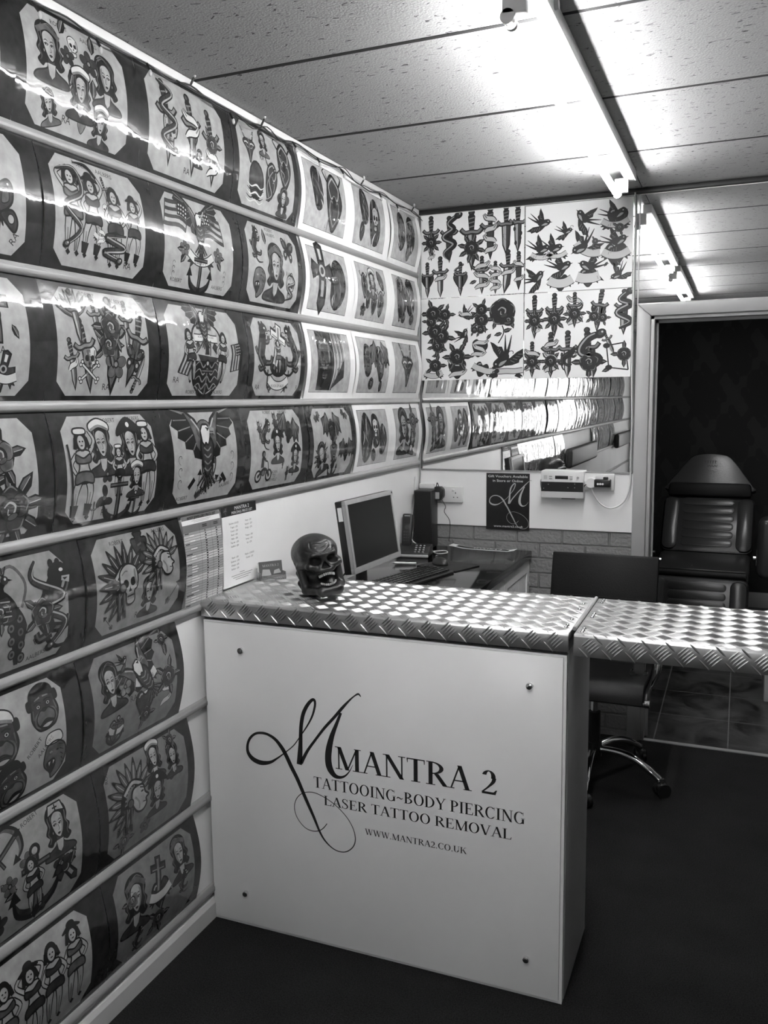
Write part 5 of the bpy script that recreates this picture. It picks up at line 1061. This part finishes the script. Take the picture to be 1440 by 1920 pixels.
MB().prism([(.11*math.cos(a), .02+.085*math.sin(a)) for a in np.linspace(0, 2*math.pi, 28)[:-1]], 'z', .0006, .014).build('stand_base', M_black, mo, bevel=.003)
MB().tube(cr([(-.03, .08, .12), (-.1, .11, .06), (-.14, .05, .010), (-.2, .02, .006)], 6), .003).build('lead', M_black, mo)

pc = thing('computer_tower', 'slim black computer tower upright in the back corner of the worktop', 'computer', (.062, 4.085, .9), R(3))
MB().box(-.046, .046, -.055, .055, .004, .296).build('case', M_black, pc, bevel=.003); MB().box(-.042, .042, -.058, -.055, .01, .29).build('front_grille', mat('black_grille_cloth', .006, .8), pc)
for s in (-1, 1): MB().box(-.04, .04, s*.05-.005, s*.05+.005, 0, .004).build('foot', M_dark, pc)

kb = thing('keyboard', 'black keyboard on the worktop in front of the monitor', 'keyboard', (.275, 3.31, .9), R(76))
MB().prism([(-.075, 0), (.075, 0), (.075, .018), (-.075, .010)], 'x', -.215, .215).build('case', M_black, kb, bevel=.003)
ky = MB()
for r in range(6):
    n = 17
    for c in range(n):
        x = -.203+c*.0247; y = .058-r*.0215; z = .0105+(y+.075)/.15*.008
        ky.prism([(x-.0095, y-.0085), (x+.0095, y-.0085), (x+.0095, y+.0085), (x-.0095, y+.0085)], 'z', z, z+.0065)
kl = ky
for r in range(1, 6):
    for c in range(1, 15): x = -.203+c*.0247-.003; y = .058-r*.0215+.002; z = .0105+(y+.075)/.15*.008+.0067; kl.add([(x, y, z), (x+.003, y, z), (x+.003, y+.004, z), (x, y+.004, z)], [(0, 1, 2, 3)], 1)
ky.build('keys', [mat('black_key_plastic', .02, .3), M_lightprint], kb)
pad = MB().prism([(-.11, -.09), (.11, -.09), (.11, .09), (-.11, .09)], 'z', 0, .004).build('mouse_pad', mat('black_mat_cloth', .012, .7), loc=(.325, 3.645, .9005), rot=(0, 0, R(-20)), bevel=.0012); tag(pad, 'thin black mouse mat on the worktop under the mouse', 'mouse mat')
ms = thing('computer_mouse', 'glossy black mouse on the mat beside the keyboard', 'mouse', (.285, 3.65, .9047), R(50))
mm = MB().ball((0, 0, .002), .031, .052, .032, 24, 16); mm.v = [(x, y, max(z, 0)) for x, y, z in mm.v]; mm.build('mouse_shell', M_black, ms)
MB().cyl((-.003, .03, .031), (.003, .03, .031), .007, 14).build('scroll_wheel', M_chrome, ms)
pn = thing('pen', 'white pen lying on the worktop near the keyboard', 'pen', (.125, 3.625, .9055), R(12))
MB().cyl((-.05, 0, 0), (.05, 0, 0), .005, 14).build('barrel', M_paper, pn); MB().cyl((-.05, 0, 0), (-.064, 0, 0), .0045, 12, r2=.001).build('tip', M_chrome, pn); MB().box(.0, .045, -.001, .001, .004, .0065).build('clip', M_chrome, pn)

ph = thing('cordless_phone', 'black cordless phone standing in its answering base', 'telephone', (.085, 3.86, .9), R(8))
MB().prism([(-.06, 0), (.05, 0), (.05, .05), (-.02, .045), (-.06, .018)], 'x', -.08, .08).build('base', M_black, ph, bevel=.006)
MB().prism([(-.066, 0), (-.058, 0), (-.058, .014), (-.066, .010)], 'x', -.078, .078).build('base_trim', M_silver, ph, bevel=.003)
kp = MB()
for r in range(4):
    for c in range(3): x, y = .012+c*.019, -.052+r*.013; z = .020+(y+.06)*.62; kp.ball((x, y, z), .006, .0045, .004, 10, 6)
kp.build('keypad', M_silver, ph)
hs = MB().box(-.024, .024, -.013, .013, 0, .165).build('handset', M_black, ph, loc=(-.045, .012, .034), rot=(R(-14), 0, 0), bevel=.007)
MB().box(-.016, .016, -.0145, -.013, .115, .145).build('handset_screen', M_screen, hs); MB().box(-.014, .014, -.0142, -.013, .152, .156).build('earpiece', M_silver, hs)
b5 = MB()
for r in range(4):
    for c in range(3): b5.box(-.015+c*.011, -.008+c*.011, -.0145, -.013, .03+r*.014, .037+r*.014)
b5.cyl((0, -.013, .098), (0, -.0155, .098), .010, 18).build('handset_keys', M_dark, hs)

sg = MB(); n = 10
for k in range(n+1):
    u = k/n; z = .002+.022*max(0, .25-u)**1.0*2.2+.012*max(0, u-.9)*6; sg.v += [(-.17+.34*u, -.028, z), (-.17+.34*u, .028, z), (-.17+.34*u, -.028, z+.0015), (-.17+.34*u, .028, z+.0015)]
for k in range(n):
    a, b = 4*k, 4*k+4
    for f in ((a, a+1, b+1, b), (a+2, b+2, b+3, a+3), (a, b, b+2, a+2), (a+1, a+3, b+3, b+1)): sg.f.append(list(f)); sg.mi.append(0); sg.sm.append(False)
sg.f += [[0, 2, 3, 1], [4*n, 4*n+1, 4*n+3, 4*n+2]]; sg.mi += [0, 0]; sg.sm += [False]*2
st = thing('paper_sign', 'curled white edged strip sign lying at the back of the worktop', 'sign', (.355, 4.105, .9008), R(-4))
sp = sg.build('strip', M_paper, st)
bl = MB()
for k in range(1, n-1):
    u0, u1 = k/n, (k+1)/n; z = lambda u: .0042+.022*max(0, .25-u)*2.2+.012*max(0, u-.9)*6
    bl.add([(-.17+.34*u0, -.020, z(u0)), (-.17+.34*u1, -.020, z(u1)), (-.17+.34*u1, .020, z(u1)), (-.17+.34*u0, .020, z(u0))], [(0, 1, 2, 3)])
bl.build('black_field', M_ink, st)
tx = MB()
for p in serif_text('MANTRA 2', .15): tx.add([(a-.05, b*.024-.012, .0054) for a, b in p], [tuple(range(len(p)))])
tx.build('lettering', M_paper, st)
pp = MB().prism([(-.06, -.05), (.07, -.045), (.06, .055), (-.055, .05)], 'z', 0, .003).build('note_pad', M_lightprint, loc=(.31, 3.02, .9006), rot=(0, 0, R(25)), bevel=.0006); tag(pp, 'small pale paper pad on the worktop below the monitor', 'note pad')

# ------------------------------------------------------------------ fixtures on the back wall
def socket(x0, x1, z0, z1, label, gang):
    t = thing('wall_socket', label, 'socket', ((x0+x1)/2, YB, (z0+z1)/2), 0, 'double wall sockets'); w, h = (x1-x0)/2, (z1-z0)/2
    MB().box(-w, w, -.018, 0, -h, h).build('plate', M_socket, t, bevel=.003)
    for s in gang:
        cx = s*w*.5
        MB().box(cx-.006-.012*s, cx+.006-.012*s, -.021, -.018, h*.42, h*.72).build('switch', M_white, t, bevel=.0015)
        MB().box(cx-.002, cx+.002, -.0186, -.018, .004, .012).box(cx-.013, cx-.007, -.0186, -.018, -.016, -.012).box(cx+.007, cx+.013, -.0186, -.018, -.016, -.012).build('pin_holes', M_ink, t)
    return t
socket(.093, .238, 1.128, 1.209, 'white double socket beside the black computer tower', (-1, 1))
socket(.846, .984, 1.210, 1.290, 'white double socket to the right of the wall radio', (-1, 1))
jb = MB().box(.012, .088, 4.128, 4.1598, 1.196, 1.222).build('junction_box', M_socket, bevel=.003); tag(jb, 'white plastic junction box low in the corner behind the computer tower', 'junction box')
ad = thing('plug_adaptor', 'black plug adaptor with a pale label in the corner socket', 'plug', (.122, 4.1415, 1.178))
MB().prism([(-.020, -.034), (.012, -.034), (.024, -.016), (.024, .018), (.010, .032), (-.020, .032)], 'y', -.038, -.0005).build('adaptor_body', M_black, ad, bevel=.003); MB().box(-.016, .006, -.0388, -.038, -.03, .004).build('rating_label', M_lightprint, ad)
MB().tube(cr([(-.012, -.03, .032), (-.006, -.034, .052), (.002, -.03, .03)], 6), .0022).tube(cr([(.012, -.02, -.034), (.03, -.012, -.07), (.022, -.006, -.1), (.05, -.002, -.15), (.044, -.001, -.25)], 8), .0016).build('flex', M_black, ad)
a2 = thing('plug_adaptor', 'black plug-in transformer with three white dots in the right socket', 'plug', (.935, 4.1415, 1.247))
MB().box(-.040, .036, -.034, -.0005, -.018, .018).box(.0, .022, -.026, -.002, .018, .03).build('adaptor_body', M_black, a2, bevel=.004)
for k in range(3): MB().cyl((-.022+.011*k, -.034, -.003), (-.022+.011*k, -.0348, -.003), .0052, 14).build('status_dot', M_paper, a2)
MB().tube(cr([(-.04, -.018, .004), (-.062, -.018, 0), (-.084, -.02, -.012), (-.088, -.02, -.02)], 6), .0025).build('flex', M_black, a2)
p3g = thing('mains_plug', 'round white plug with looping cable beside the wall radio', 'plug', (.880, 4.1415, 1.246))
MB().cyl((0, -.0005, 0), (0, -.024, 0), .026, 22, r2=.021).build('plug_body', M_socket, p3g, bevel=.002)
MB().tube(cr([(.0, -.018, -.022), (.012, -.012, -.055), (.045, -.008, -.10), (.095, -.008, -.118), (.15, -.008, -.085), (.176, -.008, -.01), (.176, -.008, .12), (.178, -.009, .3), (.174, -.009, .42), (.170, -.009, .6), (.170, -.009, .85), (.172, -.009, 1.2), (.168, -.009, 1.31)], 8), .0034).build('cable', M_cable, p3g)

rd = thing('wall_radio', 'white and black control radio fixed to the wall below the mirror', 'radio', (.745, YB, 1.237))
MB().box(-.102, .102, -.050, -.0005, -.066, .066).build('case', M_socket, rd, bevel=.005)
MB().box(-.100, .100, -.0512, -.050, -.034, .012).build('black_fascia', M_screen, rd)
MB().box(-.034, .028, -.0512, -.050, .026, .042).build('display', M_screen, rd, bevel=.0004)
bt = MB()
for x in (-.055, .042):
    for z in (.028, .038): bt.box(x-.007, x+.007, -.0522, -.050, z-.002, z+.002)
for z in (.026, .031, .036, .041): bt.box(-.088, -.072, -.0512, -.050, z-.001, z+.001)
bt.build('buttons', M_greycable, rd); MB().cyl((.074, -.05, .034), (.074, -.0535, .034), .006, 16).build('dial', M_silver, rd)
ld = MB()
for x, z in ((-.066, 0), (.028, -.014), (.060, -.014), (.060, .004), (-.088, -.02)): ld.box(x-.002, x+.002, -.0516, -.0512, z-.002, z+.002)
ld.build('indicator_marks', M_greycable, rd)
MB().tube(cr([(-.1, -.03, .03), (-.108, -.02, .01), (-.108, -.012, -.02), (-.1, -.01, -.04)], 6), .003).build('side_lead', M_dark, rd)
MB().box(-.004, .06, -.04, -.01, -.070, -.066).build('underside_clip', M_black, rd)

def voucher():
    W, H = .219, .283; o = thing('gift_voucher_poster', 'black gift voucher poster with a silver flourish on the back wall', 'poster', (.358, YB, .998))
    b = MB().box(0, W, -.0022, -.0003, 0, H).build('poster_sheet', mat('black_poster_print', .010, .3, noise=(14, .4)), o)
    sq = swash_quads(); k = .245/.50
    flat_mesh('flourish', [(p-[.1618, .3177])*[k*1.13, k]+[.017, .008] for p in sq], 'y', -.0024, M_lightprint, o)
    def tl(txt, cx, z, cap, wd):
        fp = font_polys(txt); w = max(q[:, 0].max() for q in fp); return [q*[wd/w, cap]+[cx-wd/2, z] for q in fp]
    flat_mesh('lettering', tl('Gift Vouchers Available', W/2, H-.021, .0125, .2)+tl('in Store or Online', W/2, H-.043, .0125, .152)+tl('www.mantra2.co.uk', W/2+.004, .013, .011, .148), 'y', -.0026, M_paper, o)
voucher()

# cables in the corner
c1 = MB()
c1.tube(cr([(.012, 4.142, 2.54), (.012, 4.142, 2.0), (.011, 4.142, 1.6), (.012, 4.142, 1.32), (.010, 4.14, 1.24), (.004, 4.12, 1.1), (.004, 4.05, .98), (.006, 4.0, .905)], 10), .0042)
o = c1.build('corner_cable', M_greycable); tag(o, 'grey cable running down the corner beside the mirror', 'cable')
c2 = MB().tube(cr([(.006, 4.085, 1.26), (.005, 4.08, 1.2), (.005, 4.06, 1.12), (.006, 4.03, 1.05), (.006, 4.0, 1.0), (.006, 3.97, 1.03), (.006, 3.99, 1.06), (.006, 4.0, 1.0), (.02, 3.995, .95), (.05, 3.985, .93), (.10, 3.985, .9035), (.14, 3.97, .9035), (.19, 4.0, .9035), (.22, 3.95, .9035), (.19, 3.91, .9035), (.15, 3.95, .9035), (.18, 4.0, .9035)], 8), .003)
o = c2.build('telephone_lead', M_cable); tag(o, 'tangled white lead hanging in the corner onto the worktop', 'cable')

# fairy lights along the top of the left wall
fa = thing('string_lights', 'string of small clear bulbs on black wire along the ceiling edge', 'string lights', (.03, 2.9, 2.54))
fbm = Matrix.Translation((-.03, -2.9, -2.54)); rr = random.Random(5)
pts = [(.026+rr.uniform(0, .008), 1.3+.1*k, 2.541+rr.uniform(-.012, .012)) for k in range(29)]
MB().tube(cr(pts, 4), .0024, 6).tube(cr([(x+.005, y+.03, z+rr.uniform(-.012, .008)) for x, y, z in pts[8:]], 4), .0018, 6).build('wire', M_black, fa, xf=fbm)
M_bulb = mat('clear_bulb_glass', .85, .05, spec=.8); M_bulb.node_tree.nodes['Principled BSDF'].inputs['Transmission Weight'].default_value = .6
for k in range(1, 28, 2):
    x, y, z = pts[k]; d = rr.choice((-1, -1, 1)); e = (x+.012, y+rr.uniform(-.01, .01), z+d*.02)
    b = MB().cyl((x, y, z), e, .0034, 8).build('bulb_socket', M_black, fa, xf=fbm)
    MB().ball((e[0]+.002, e[1], e[2]+d*.008), .005, .005, .009, 10, 8).build('bulb', M_bulb, b, xf=fbm)

M_pad = mat('matt_black_vinyl', .03, .5)
# padded backrests on the left wall behind the viewer, seen in the mirror
for k, (a, b) in enumerate(((-1.31, .25), (-4.6, -3.1))):
    o = MB().box(.0185, .085, a, b, .99, 1.175).build('padded_backrest', M_pad, bevel=.03, seg=4)
    tag(o, ['black padded wall backrest seen in the mirror, the nearer of two', 'black padded wall backrest seen in the mirror, the farther of two'][k], 'backrest', 'padded backrests on the wall behind the viewer')

# ------------------------------------------------------------------ office chair behind the counter
oc = thing('office_chair', 'black leather office chair with chrome base behind the counter flap', 'office chair', (.985, 3.66, 0), R(0))
ang0 = math.atan2(3.573-3.66, 1.284-.985)
for k in range(5):
    a = ang0+k*2*math.pi/5; c, s = math.cos(a), math.sin(a); P = lambda r, z: (r*c, r*s, z)
    leg = MB().tube(cr([P(.03, .135), P(.12, .14), P(.20, .122), P(.27, .085), P(.295, .066)], 7), [.017]*20+[.015]*9, 12).build('base_leg', M_chrome, oc)
    cx, cy = .305*c, .305*s; tx, ty = math.cos(a+.9), math.sin(a+.9)
    w = MB()
    for q in (-1, 1): w.cyl((cx-ty*.006*q, cy+tx*.006*q, .027), (cx-ty*.024*q, cy+tx*.024*q, .027), .027, 20)
    cc = w.build('castor', M_black, leg, bevel=.003)
    MB().cyl((cx, cy, .05), (cx, cy, .075), .009, 10).ball((cx, cy, .04), .022, .022, .018, 14, 8).build('castor_hood', M_dark, leg)
MB().cyl((0, 0, .10), (0, 0, .165), .034, 20).cyl((0, 0, .165), (0, 0, .30), .026, 20).build('hub', M_black, oc)
MB().cyl((0, 0, .30), (0, 0, .42), .016, 16).build('gas_lift', M_chrome, oc); MB().box(-.09, .09, -.1, .12, .405, .43).build('mechanism', M_black, oc, bevel=.006)
# seat and back as one bent sling profile, in (y,z): front edge toward the viewer
def sling(prof, th, name, x0, x1, ribs=True):
    c = cr(prof, 5); d = np.gradient(c, axis=0); d /= np.linalg.norm(d, axis=1)[:, None]; n = np.stack([-d[:, 1], d[:, 0]], 1)
    up = c+n*th/2; lo = c-n*th/2; pts = [tuple(p) for p in up]+[tuple(p) for p in lo[::-1]]
    return MB().prism(pts, 'x', x0, x1).build(name, M_leather, oc, bevel=.006)
sling([(-.23, .425), (-.215, .462), (-.17, .478), (0, .462), (.14, .455), (.2, .462)], .042, 'seat', -.222, .222)
sling([(.19, .52), (.165, .62), (.17, .74), (.20, .86), (.232, .948)], .034, 'backrest', -.232, .232)
for s in (-1, 1): MB().cyl((s*.225, .234, .940), (s*.238, .234, .940), .009, 12).build('rail_end', M_chrome, oc)
for z in (.60, .68, .77): MB().box(-.216, .216, .147+abs(z-.66)*.1, .150+abs(z-.66)*.1, z, z+.002).build('stitch_line', M_black, oc)
for s in (-1, 1):
    MB().tube(cr([(s*.234, -.235, .43), (s*.234, -.2, .468), (s*.234, 0, .452), (s*.232, .17, .452), (s*.226, .22, .54), (s*.214, .206, .66), (s*.208, .225, .82), (s*.205, .252, .93)], 6), .012, 10).build('side_rail', M_black, oc)
    MB().tube(cr([(s*.245, -.10, .46), (s*.27, -.12, .56), (s*.272, -.08, .652), (s*.272, .06, .66), (s*.262, .17, .655), (s*.245, .186, .65)], 6), .011, 10).build('arm_tube', M_chrome, oc)
    MB().box(s*.272-.02, s*.272+.02, -.09, .1, .664, .682).build('arm_pad', M_black, oc, bevel=.006)
MB().cyl((-.234, -.232, .435), (.234, -.232, .435), .011, 12).build('cross_bar', M_black, oc)
for s in (-1, 1): MB().cyl((s*.228, -.232, .440), (s*.248, -.232, .440), .017, 14).build('rail_end', M_chrome, oc, bevel=.002)

# ------------------------------------------------------------------ tattooist's chair in the back room
tc = thing('tattoo_chair', 'big black vinyl tattoo chair standing in the dark back room', 'tattoo chair', (1.335, 6.05, 0), R(-2))
def rrect(x0, x1, z0, z1, r, n=6):
    o = []
    for cx, cz, a in ((x1-r, z1-r, 0), (x0+r, z1-r, 90), (x0+r, z0+r, 180), (x1-r, z0+r, 270)):
        o += [(cx+r*math.cos(R(a+90*k/n)), cz+r*math.sin(R(a+90*k/n))) for k in range(n+1)]
    return o
def pads(par, x0, x1, z0, z1, n, y):
    for k in range(n):
        a = z0+(z1-z0)*k/n; b = z0+(z1-z0)*(k+1)/n
        MB().prism(rrect(x0, x1, a+.006, b-.002, (b-a)*.42), 'y', y-.0022, y+.012).build('stitched_rib', M_leather2, par, bevel=.0022)
tb = MB().prism(rrect(-.295, .295, -.02, .40, .05), 'y', -.05, .05).build('backrest', M_leather2, tc, loc=(0, .06, .60), rot=(R(-32), 0, 0), bevel=.03)
for s in (-1, 1): MB().prism(rrect(s*.235-.055, s*.235+.055, -.01, .39, .05), 'y', -.066, 0).build('side_bolster', M_leather2, tb, bevel=.03)
pads(tb, -.165, .165, .02, .385, 6, -.052)
hd = MB().prism(cr([(-.272, 0), (-.268, .04), (-.21, .12), (-.155, .195), (-.10, .243), (0, .256), (.10, .243), (.155, .195), (.21, .12), (.268, .04), (.272, 0), (0, -.012)], 5, True), 'y', -.055, .05).build('headrest', M_leather2, tc, loc=(0, .285, .990), rot=(R(-16), 0, 0), bevel=.022)
MB().prism([(-.272, -.045), (.272, -.045), (.262, .05), (-.262, .05)], 'y', -.085, .0).build('neck_roll', M_leather, hd, bevel=.022)
MB().box(-.02, .02, .0, .04, .94, 1.02).build('headrest_post', M_chrome, tc, loc=(0, .27, 0))
lg = []
for k in range(5): lg += strip_quads([(-.036+.016*k, .188), (-.036+.016*k, .206)], .004)+strip_quads([(-.040+.016*k, .206), (-.028+.016*k, .206)], .003)
for k in range(4): lg += strip_quads(cr([(-.024+.017*k, .178), (-.018+.017*k, .166), (-.010+.017*k, .176)], 4), .003)
flat_mesh('stitched_logo', lg, 'y', -.0565, M_black, hd)
MB().prism(rrect(-.285, .285, -.04, .055, .03), 'y', -.40, .02).build('seat_cushion', M_leather2, tc, loc=(0, 0, .555), rot=(R(5), 0, 0), bevel=.02)
MB().cyl((-.27, -.425, .545), (.27, -.425, .545), .026, 18).build('seat_front_roll', M_leather, tc)
lr = MB().prism(rrect(-.29, .29, -.38, 0, .04), 'y', -.045, .045).build('leg_rest', M_leather2, tc, loc=(0, -.49, .535), rot=(R(-14), 0, 0), bevel=.03)
for s in (-1, 1): MB().prism(rrect(s*.235-.05, s*.235+.05, -.37, -.01, .045), 'y', -.07, 0).build('side_bolster', M_leather2, lr, bevel=.028)
pads(lr, -.175, .165, -.36, -.03, 6, -.047)
for s in (-1, 1):
    ar = MB().prism(rrect(s*.385-.062, s*.385+.062, .50, .885, .05), 'y', -.24, -.06).build('armrest', M_leather2, tc, bevel=.035, seg=4)
    MB().cyl((s*.30, -.15, .62), (s*.35, -.15, .62), .014, 12).box(s*.322-.005, s*.322+.005, -.2, -.1, .58, .68).build('armrest_bracket', M_chrome, tc)
MB().box(-.2, .2, -.25, .3, .0, .05).box(-.11, .11, -.14, .14, .05, .5).build('pedestal', M_dark, tc, bevel=.01)
bx = MB().box(1.695, 1.98, 4.93, 5.3, 0, .30).build('step_box', M_trim, bevel=.006); tag(bx, 'low grey box in the back room at the right frame edge', 'box')
# ------------------------------------------------------------------ carved skull on the counter: a blended solid, meshed with surface nets
def surface_nets(F, org, h):
    nx, ny, nz = F.shape; ins = F < 0
    c = [ins[i:nx-1+i, j:ny-1+j, k:nz-1+k] for i in (0, 1) for j in (0, 1) for k in (0, 1)]
    cnt = sum(a.astype(int) for a in c); act = (cnt > 0) & (cnt < 8)
    idx = -np.ones(act.shape, int); cells = np.argwhere(act); idx[act] = np.arange(len(cells))
    acc = np.zeros((len(cells), 3)); n = np.zeros(len(cells))
    cor = [(i, j, k) for i in (0, 1) for j in (0, 1) for k in (0, 1)]
    val = {q: F[cells[:, 0]+q[0], cells[:, 1]+q[1], cells[:, 2]+q[2]] for q in cor}
    for a in cor:
        for ax in range(3):
            if a[ax]: continue
            b = tuple(a[i]+(1 if i == ax else 0) for i in range(3)); fa, fb = val[a], val[b]; m = (fa < 0) != (fb < 0)
            t = np.where(m, fa/np.where(fa == fb, 1, fa-fb), 0); p = np.tile(np.array(a, float), (len(cells), 1)); p[:, ax] += t
            acc[m] += p[m]; n[m] += 1
    V = (cells+acc/n[:, None])*h+org; Q = []
    for ax in range(3):
        u, v = (ax+1) % 3, (ax+2) % 3
        s0 = [slice(0, -1)]*3; s1 = [slice(0, -1)]*3
        A = F[tuple(slice(0, F.shape[i]-1) for i in range(3))]; B = F[tuple(slice(1, F.shape[i]) if i == ax else slice(0, F.shape[i]-1) for i in range(3))]
        e = np.argwhere((A < 0) != (B < 0)); e = e[(e[:, u] > 0) & (e[:, v] > 0)]
        sg = A[e[:, 0], e[:, 1], e[:, 2]] < 0
        du = np.eye(3, dtype=int)[u]; dv = np.eye(3, dtype=int)[v]
        g = lambda w: idx[w[:, 0], w[:, 1], w[:, 2]]
        q = np.stack([g(e), g(e-du), g(e-du-dv), g(e-dv)], 1); q = q[(q >= 0).all(1)] if False else q
        q[~sg] = q[~sg][:, ::-1]; Q.append(q[:, ::-1])
    Q = np.vstack(Q); Q = Q[(Q >= 0).all(1)]
    return V, Q
def build_skull():
    h = .0021; org = np.array([-.10, -.135, -.004])
    X, Y, Z = np.meshgrid(*[org[i]+h*np.arange(n) for i, n in enumerate((96, 122, 116))], indexing='ij')
    def E(x, y, z, a, b, c, rx=0):
        q, w = Y-y, Z-z
        if rx: cs, sn = math.cos(R(rx)), math.sin(R(rx)); q, w = q*cs+w*sn, -q*sn+w*cs
        k0 = np.sqrt(((X-x)/a)**2+(q/b)**2+(w/c)**2); k1 = np.sqrt(((X-x)/a**2)**2+(q/b**2)**2+(w/c**2)**2); return k0*(k0-1)/np.maximum(k1, 1e-6)
    def cap(p, q, r):
        p, q = np.array(p), np.array(q); d = q-p; t = np.clip(((X-p[0])*d[0]+(Y-p[1])*d[1]+(Z-p[2])*d[2])/(d@d), 0, 1)
        return np.sqrt((X-p[0]-t*d[0])**2+(Y-p[1]-t*d[1])**2+(Z-p[2]-t*d[2])**2)-r
    def su(a, b, k): m = np.clip(.5+.5*(b-a)/k, 0, 1); return b*(1-m)+a*m-k*m*(1-m)
    def sd(a, b, k): return -su(-a, b, k)            # a minus b
    # face looks along -y, z up, resting on z=0
    F = E(0, .026, .152, .078, .092, .070)                       # cranium
    F = su(F, E(0, -.030, .158, .062, .052, .046), .03)         # forehead
    F = su(F, E(0, -.052, .112, .048, .036, .036), .022)        # mid face
    F = su(F, cap((-.034, -.080, .147), (.034, -.080, .147), .011), .016)   # brow ridge
    for s in (-1, 1):
        F = su(F, cap((s*.048, -.066, .112), (s*.071, -.012, .118), .010), .012)   # cheek arch
        F = su(F, E(s*.045, -.070, .110, .018, .015, .014), .012)
        F = su(F, cap((s*.066, .000, .11), (s*.062, -.008, .028), .013), .014)     # jaw branch
        F = su(F, cap((s*.062, -.008, .026), (s*.030, -.078, .020), .0135), .012)
        F = sd(F, E(s*.084, -.030, .142, .014, .030, .026), .012)                 # temple hollow
    F = su(F, cap((-.026, -.084, .018), (.026, -.084, .018), .018), .014)         # chin
    F = su(F, E(0, -.076, .094, .034, .020, .014), .010)                          # upper jaw
    F = su(F, E(0, .050, .080, .062, .052, .066), .03)                            # back of head down to the base
    F = su(F, E(0, .034, .028, .060, .055, .034), .03)
    F = sd(F, E(0, -.078, .060, .037, .072, .0225), .005)                         # wide open mouth
    for s in (-1, 1):
        F = sd(F, E(s*.030, -.094, .127, .0205, .040, .0165, 8), .006)            # eye sockets
        F = sd(F, E(s*.056, -.058, .074, .014, .034, .026), .01)                  # hollow under the cheek
    nose = np.maximum(np.maximum(np.abs(X)-.0145*np.clip((.124-Z)/.024, 0, 1), Z-.124), .099-Z)
    F = sd(F, np.maximum(nose, np.abs(Y+.105)-.034), .004)
    # carved lines on the brow and braids round the back
    def groove(f, pts, r):
        c = cr(pts, 5)
        for a, b in zip(c[:-1], c[1:]): f = sd(f, cap(a, b, r), .002)
        return f
    def ys(x, z):                                                # front surface at x,z
        i = int((x-org[0])/h); k = int((z-org[2])/h); col = F[i, :, k]; j = np.argmax(col < 0); return org[1]+h*j
    def on(pts): return [(x, ys(x, z), z) for x, z in pts]
    G = F
    lines = [[(x, z+.016) for x, z in l] for l in [[(-.030, .180), (-.034, .160), (-.018, .146), (0, .138)], [(.030, .180), (.034, .160), (.018, .146), (0, .138)], [(-.022, .168), (0, .164), (.022, .168)], [(-.026, .177), (0, .173), (.026, .177)], [(-.016, .158), (0, .154), (.016, .158)], [(-.05, .15), (-.03, .142), (-.012, .136)], [(.05, .15), (.03, .142), (.012, .136)]]]
    for l in lines: G = groove(G, on(l), .0021)
    F = G
    for k in range(4):
        z = .165-.038*k
        for s in (-1, 1): F = su(F, cap((s*.060, .030+.006*k, z), (s*.046, .075, z-.022), .013), .006)
    V, Q = surface_nets(F, org, h)
    me = bpy.data.meshes.new('cranium'); me.from_pydata(V.tolist(), [], Q.tolist()); bm = bmesh.new(); bm.from_mesh(me)
    for _ in range(3): bmesh.ops.smooth_vert(bm, verts=bm.verts, factor=.5, use_axis_x=True, use_axis_y=True, use_axis_z=True)
    rot = Matrix.Diagonal((.91, .91, .86, 1)) @ Matrix.Rotation(R(-9), 4, 'X') @ Matrix.Rotation(R(-8), 4, 'Y')
    for v in bm.verts: v.co = rot @ v.co
    zmin = sorted(v.co.z for v in bm.verts)[len(bm.verts)//60]
    for v in bm.verts: v.co.z = max(v.co.z, zmin)
    for f in bm.faces: f.smooth = True
    bmesh.ops.recalc_face_normals(bm, faces=bm.faces)
    bm.to_mesh(me); bm.free()
    M_skull = mat('dark_carved_resin', .022, .34, noise=(28, .8), bump=(90, .001)); me.materials.append(M_skull)
    t = thing('carved_skull', 'dark carved skull ornament with open mouth on the checker plate counter', 'skull ornament', (.352, 2.34, CT+.0022), R(43))
    o = bpy.data.objects.new('cranium', me); COL.objects.link(o); o.parent = t; o.location.z = -zmin
    M_tooth = mat('old_ivory', .42, .3, noise=(60, .3))
    for nm, z, up in (('upper_teeth', .0795, 1), ('lower_teeth', .0405, -1)):
        mb = MB()
        for k in range(-5, 6):
            a = R(k*13); x = .030*math.sin(a); y = -.064-.032*math.cos(a)+(.0 if up > 0 else -.004); w = .0023 if abs(k) > 2 else .0027; zz0 = .06+up*(.0225*math.sqrt(max(1-(x/.038)**2, 0))-.0035); hh = .0075 if up > 0 else .006
            c, s = math.cos(a), math.sin(a); P = lambda u, v, zz: (x+c*u+s*v*-1, y+s*u*1+c*v, zz0+zz)
            mb.add([P(-w, 0, -hh*.6), P(w, 0, -hh*.6), P(w, .005, -hh*.6), P(-w, .005, -hh*.6), P(-w*.85, -.001, hh*.6), P(w*.85, -.001, hh*.6), P(w*.8, .005, hh*.6), P(-w*.8, .005, hh*.6)], [(3, 2, 1, 0), (4, 5, 6, 7), (0, 1, 5, 4), (1, 2, 6, 5), (2, 3, 7, 6), (3, 0, 4, 7)])
        tt = mb.build(nm, M_tooth, t, bevel=.001, xf=Matrix.Translation((0, 0, -zmin)) @ rot); tag(tt, 'row of pale teeth')
build_skull()
